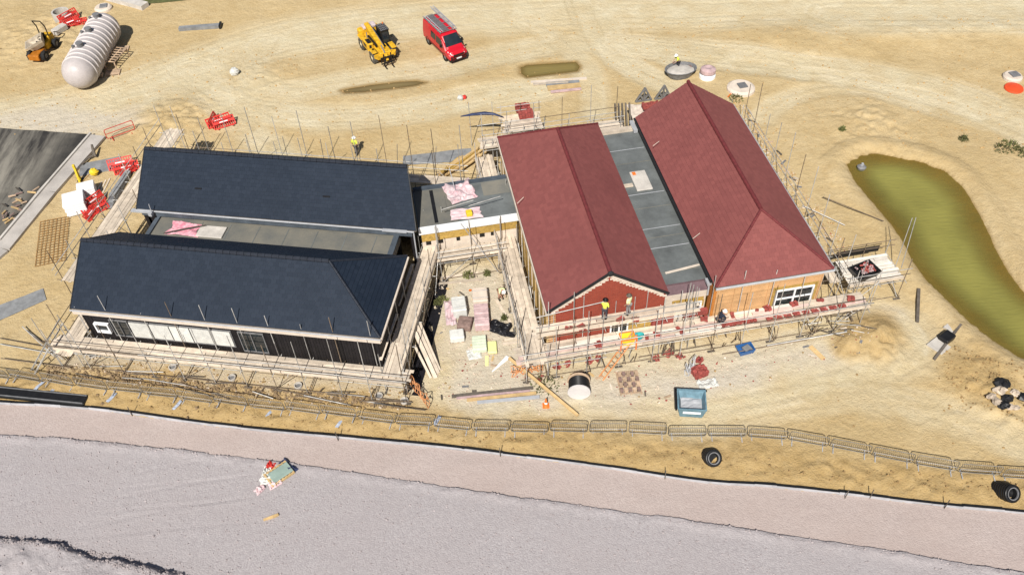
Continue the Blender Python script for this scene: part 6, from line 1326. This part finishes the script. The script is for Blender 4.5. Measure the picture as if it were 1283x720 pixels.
# white bag and torn net by the leaning bricks
c = P(887, 481); one(B().sheet((c.x, c.y, c.z), 1.3, .7, .2, .2, 12, 51), 'white_sacks', WRAP, c, 'flattened white sacks below the leaning heap of red brick', 'sacks')
netting('torn_net', (858, 470), (868, 460), .9, 'torn grey net hanging beside the leaning heap of red brick', GUTW, 9, 5)
for i, (x, y) in enumerate(((48, 483), (66, 488), (140, 498), (222, 508), (335, 520), (426, 529), (548, 526))):  # flat pale blue-grey flecks laid along the bank
    c = P(x, y); b = B(); b.sheet((c.x, c.y, c.z - .02), .22, .75, -.5, .05, 6, 70 + i, 3, .3); one(b, 'pale_fleck', mat('pale blue fleck', (.34, .38, .46), .5, .1) if 'pale blue fleck' not in MATS else MATS['pale blue fleck'], c, 'small pale blue-grey fleck on the bank, ' + ('nearest the picture edge', 'behind the black trough', 'just past the black trough end', 'below the white casement', 'below the white window boards', 'below the blank black wall', 'by the orange netting')[i], 'plastic scrap', 'pale flecks on the bank')
for i, (x, y) in enumerate(((117, 446), (217, 461), (291, 474), (374, 484), (475, 497), (507, 503))):
    c = P(x, y); T = frame(c); t = thing('gully_pot', c, ('first', 'second', 'third', 'fourth', 'fifth', 'last')[i] + ' round grey gully pot under the long front platform, counting from the casement end', 'gully', 'gully pots under the front platform')
    b = B(T); b.lathe([(.26, 0), (.26, .18), (.21, .18), (.19, .03)], 14); b.obj('pot_wall', CONC, t); b = B(T); b.lathe([(.2, .05), (0, .05)], 12); b.obj('pot_base', GREYP, t)
# rear brick bay, tarp poles, pond float, blue crate, offcuts
rb_, wrb = scaffold('small rear loading bay behind the narrower red roof, carrying square brick packs', RTf(4.0, 22.7, PI), 3.0, 2.0, [2.85], bay=1.5, tin=3.9, tout=4.1, nb=8, seed=31, bx=(-.1, 3.0))
for x, y in ((588, 143), (617, 142.5)): g = G(x, y, 3.2); rod('standard', Vector((g.x, g.y, -.1)), Vector((g.x, g.y, 4.3)), PR, STEEL, sR4)
c = G(1079, 211, -.1); T = frame(c, .4); t = thing('pump_float', c, 'small grey pump float in the shallow end of the pond', 'pump'); b = B(T); b.lathe([(0, .05), (.32, 0), (.36, .18), (.2, .3), (0, .3)], 12); b.obj('float_body', GREYP, t); b = B(T); b.lathe([(.1, .28), (.1, .5), (0, .5)], 8); b.box((0, 0, .34), (.3, .12, .05)); b.obj('pump_head', GUTW, t)
c = P(933, 440); T = frame(c, .25); t = thing('blue_crate', c, 'bright blue rectangular crate on the ground beside the low platform', 'crate', rz=.25); b = B(T); b.loft([rc2(.45, -.3, .3, 0), rc2(.55, -.36, .36, .38), rc2(.51, -.32, .32, .38), rc2(.42, -.26, .26, .05)]); b.obj('crate_body', BLUEP, t); b = B(T); b.box((.1, 0, .3), (.5, .4, .1), .3); b.obj('contents', GEO, t)
q = random.Random(11)
for i in range(46):
    pl_ = (([(550, 360), (630, 500)], 'courtyard dirt') if i < 24 else ([(665, 462), (860, 500)], 'dirt before the red building') if i < 36 else ([(1010, 405), (1080, 450)], 'dirt by the sand mound'))
    x, y = q.uniform(pl_[0][0][0], pl_[0][1][0]), q.uniform(pl_[0][0][1], pl_[0][1][1]); a_ = q.uniform(0, 6.28); l_ = q.uniform(3, 11)
    m_ = q.choice((BOARD, TIMBER, DARKW, PALLET, CREAM, GREYP)); lying('offcut', m_, (x, y), (x + l_ * math.cos(a_), y + l_ * .7 * math.sin(a_)), q.uniform(.06, .16), q.uniform(.03, .07), 'short offcut lying loose in the ' + pl_[1], 'offcut', 0, 'loose offcuts in the ' + pl_[1])
# flat black strip laid along the platform foot, jumble of poles at the end of the low platform
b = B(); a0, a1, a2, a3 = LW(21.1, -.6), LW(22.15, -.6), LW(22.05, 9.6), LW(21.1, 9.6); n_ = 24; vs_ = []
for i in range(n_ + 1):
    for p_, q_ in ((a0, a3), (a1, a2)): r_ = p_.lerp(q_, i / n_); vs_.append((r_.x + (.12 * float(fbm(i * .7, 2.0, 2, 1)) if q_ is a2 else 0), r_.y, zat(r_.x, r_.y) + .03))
b.add(vs_, [(2 * i, 2 * i + 1, 2 * i + 3, 2 * i + 2) for i in range(n_)]); one(b, 'flat_black_strip', BLKF, LW(21.6, 4.5), 'long flat black ground strip along the foot of the courtyard side platform', 'membrane')
q = random.Random(22)
for i in range(34):
    u, v = q.uniform(-1.2, 20.5), q.uniform(-2.1, -1.1); a_ = q.gauss(0, .12) + (1.3 if i % 4 == 0 else 0); l_ = q.uniform(1.0, 4.0) if i % 4 else q.uniform(.4, .9); p_ = LW(u, v, 0); p_.z = zat(p_.x, p_.y) + q.uniform(.06, .3); rod('stored_pole', p_, p_ + Vector((math.cos(a_ + AL) * l_, math.sin(a_ + AL) * l_, q.uniform(-.05, .08))), .034, (RUST, DARKW, RUST, STEEL)[i % 4], sL1)
q = random.Random(21)
for i in range(26):
    u, v = q.uniform(16.5, 20.4), q.uniform(-2.2, -.9); a_ = q.uniform(-.6, .6) + (1.2 if i % 3 == 0 else 0); l_ = q.uniform(.5, 1.6); z_ = q.uniform(.1, 1.2); p_ = RW(u, v, z_); rod('stored_pole', p_, p_ + Vector((math.cos(a_) * l_, math.sin(a_) * l_, q.uniform(-.2, .7))), .03, (RUST, DARKW, STEEL)[i % 3], sR1)
for i in range(30):
    u = q.choice((3.2, 5.0, 7.6, 8.2, 9.8, 11.6, 12.4, 14.6)) + q.uniform(-.4, .4); p_ = RW(u, -1.2 + q.uniform(-.4, .5), .2); l_ = q.uniform(.5, 1.2); rod('stored_pole', p_, p_ + Vector((q.uniform(-.3, .3), q.uniform(-.3, .3), l_)), .028, (RUST, DARKW)[i % 2], sR1)
# rubble: small stones, clods, chips nobody could count
def rubble(name, polys, n, r0_, r1_, m, seed, zoff=0.0, zf=None):
    q = random.Random(seed); b = B(); pl = [pxs(p_) for p_ in polys]
    for _ in range(n):
        P_ = q.choice(pl); xs_ = [a_[0] for a_ in P_]; ys_ = [a_[1] for a_ in P_]
        for _t in range(20):
            x, y = q.uniform(min(xs_), max(xs_)), q.uniform(min(ys_), max(ys_))
            if bool(inside(np.array([x]), np.array([y]), P_)[0]): break
        r_ = r0_ + (r1_ - r0_) * q.random() ** 3; z = (zf or _z)(x, y) + zoff; h_ = r_ * q.uniform(.5, .9); a_ = q.uniform(0, 6.28)
        vs = [(x + r_ * math.cos(a_ + k * 1.57) * q.uniform(.7, 1.2), y + r_ * math.sin(a_ + k * 1.57) * q.uniform(.7, 1.2), z - .01) for k in range(4)] + [(x + q.uniform(-.3, .3) * r_ + .5 * r_ * math.cos(a_ + k * 2.1), y + .5 * r_ * math.sin(a_ + k * 2.1), z + h_) for k in range(3)]
        b.add(vs, [(4, 5, 6), (0, 1, 4), (1, 5, 4), (1, 2, 5), (2, 3, 6), (2, 6, 5), (3, 0, 4), (3, 4, 6)])
    o = b.obj(name, m); o['kind'] = 'stuff'; return o
from functools import lru_cache
# fast bilinear height lookup from the ground grid
def _z(x, y):
    i = min(max(int(np.searchsorted(gx, x)) - 1, 0), len(gx) - 2); j = min(max(int(np.searchsorted(gy, y)) - 1, 0), len(gy) - 2)
    return float(Z[j, i])
YARD = [(545, 345), (640, 345), (700, 470), (700, 500), (560, 510), (545, 480)]; FR = [(660, 470), (1080, 410), (1100, 430), (900, 500), (660, 520)]; LF_ = [(80, 440), (510, 490), (510, 520), (60, 478)]; BK = [(0, 485), (640, 545), (1283, 605), (1283, 630), (640, 566), (0, 500)]
RS = [(900, 125), (925, 125), (1060, 300), (1075, 330), (1045, 320)]
rubble('yard_rubble', [YARD, FR, LF_, YARD, RS], 3000, .02, .10, STONE, 1); rubble('clods', [BK, LF_, [(1180, 430), (1283, 460), (1283, 530), (1180, 510)], BK], 1900, .03, .12, SPOIL, 2)
rubble('brick_chips', [FR, [(900, 130), (925, 130), (1060, 300), (1060, 320)], [(545, 440), (660, 440), (660, 500), (560, 500)]], 150, .04, .11, BRICKR, 3); rubble('white_chips', [FR, YARD, RS], 110, .03, .10, CREAM, 4)
rubble('dark_clods', [[(60, 458), (510, 503), (512, 514), (60, 472)]], 1500, .04, .16, mat('dark clod', (.20, .14, .08), .95, .4, 4, .2, 12), 7)
rubble('side_rubble', [RS], 380, .04, .14, SPOIL, 8)
for i in range(18):
    f_ = i / 18; x, y = 935 + 105 * f_ + rnd.uniform(0, 14), 150 + 160 * f_ + rnd.uniform(-6, 6); lying('offcut', (BOARD, DARKW, GREYP, PALLET)[i % 4], (x, y), (x + rnd.uniform(-9, 9), y + rnd.uniform(-7, 7)), .14, .06, 'short offcut lying loose along the pond side of the wide red roof', 'offcut', 0, 'loose offcuts on the pond side')
rubble('far_stones', [[(0, 60), (640, 60), (640, 180), (0, 180)], [(640, 20), (1283, 20), (1283, 190), (960, 190), (900, 100), (640, 130)]], 2600, .03, .12, SPOIL, 5)
PLE = [[(0, 668), (45, 671), (75, 674), (100, 686), (160, 695), (190, 708), (300, 735), (300, 745), (180, 722), (130, 708), (60, 688), (0, 684)]]
rubble('pile_stones', PLE, 1500, .03, .11, mat('gravel stone', (.34, .30, .30), .9, .4, 6, .1), 11, zf=zgrey)
TE = [[(0, 540), (320, 568), (640, 615), (960, 660), (1283, 710), (1283, 722), (960, 669), (640, 623), (320, 576), (0, 547)]]
rubble('edge_stones', TE, 2600, .025, .085, MATS['gravel stone'], 12, zf=zgrey)
rubble('loose_stones', [[(0, 550), (640, 630), (1283, 722), (1283, 760), (0, 720)]], 2600, .025, .07, MATS['gravel stone'], 13, zf=zgrey)
# loose poles and fittings under the platforms
lp = []
for i, (p_, q_) in enumerate((((35, 415), (80, 452)), ((38, 420), (84, 453)), ((30, 412), (70, 449)), ((0, 425), (82, 441)), ((0, 433), (76, 446)), ((4, 452), (90, 463)), ((690, 330 + 130), (760, 449)), ((905, 446), (1010, 428)), ((960, 436), (1060, 418)), ((800, 449), (895, 433)), ((1005, 260), (1058, 284)), ((1030, 250), (1106, 280)))):
    a_, b_ = P(*p_, .15 + .06 * (i % 3)), P(*q_, .15 + .06 * (i % 2)); b = B(); b.tube(a_, b_, .035, 6); one(b, 'loose_pole', RUST if i % 2 else STEEL, (a_ + b_) / 2, 'loose scaffold pole ' + ('nearest of three beside the ladder at the near corner', 'middle of three beside the near corner ladder', 'far of three beside the near corner ladder', 'upper of two reaching to the picture edge', 'lower of two reaching to the picture edge', 'lying before the front platform by the barriers', 'lying behind the cable drum', 'lying in front of the crouching worker platform', 'lying near the end of the low platform', 'lying behind the leaning brick heap', 'angled out past the pond side scaffold', 'longest, angled out towards the pond')[i], 'pole', 'loose scaffold poles on the ground')
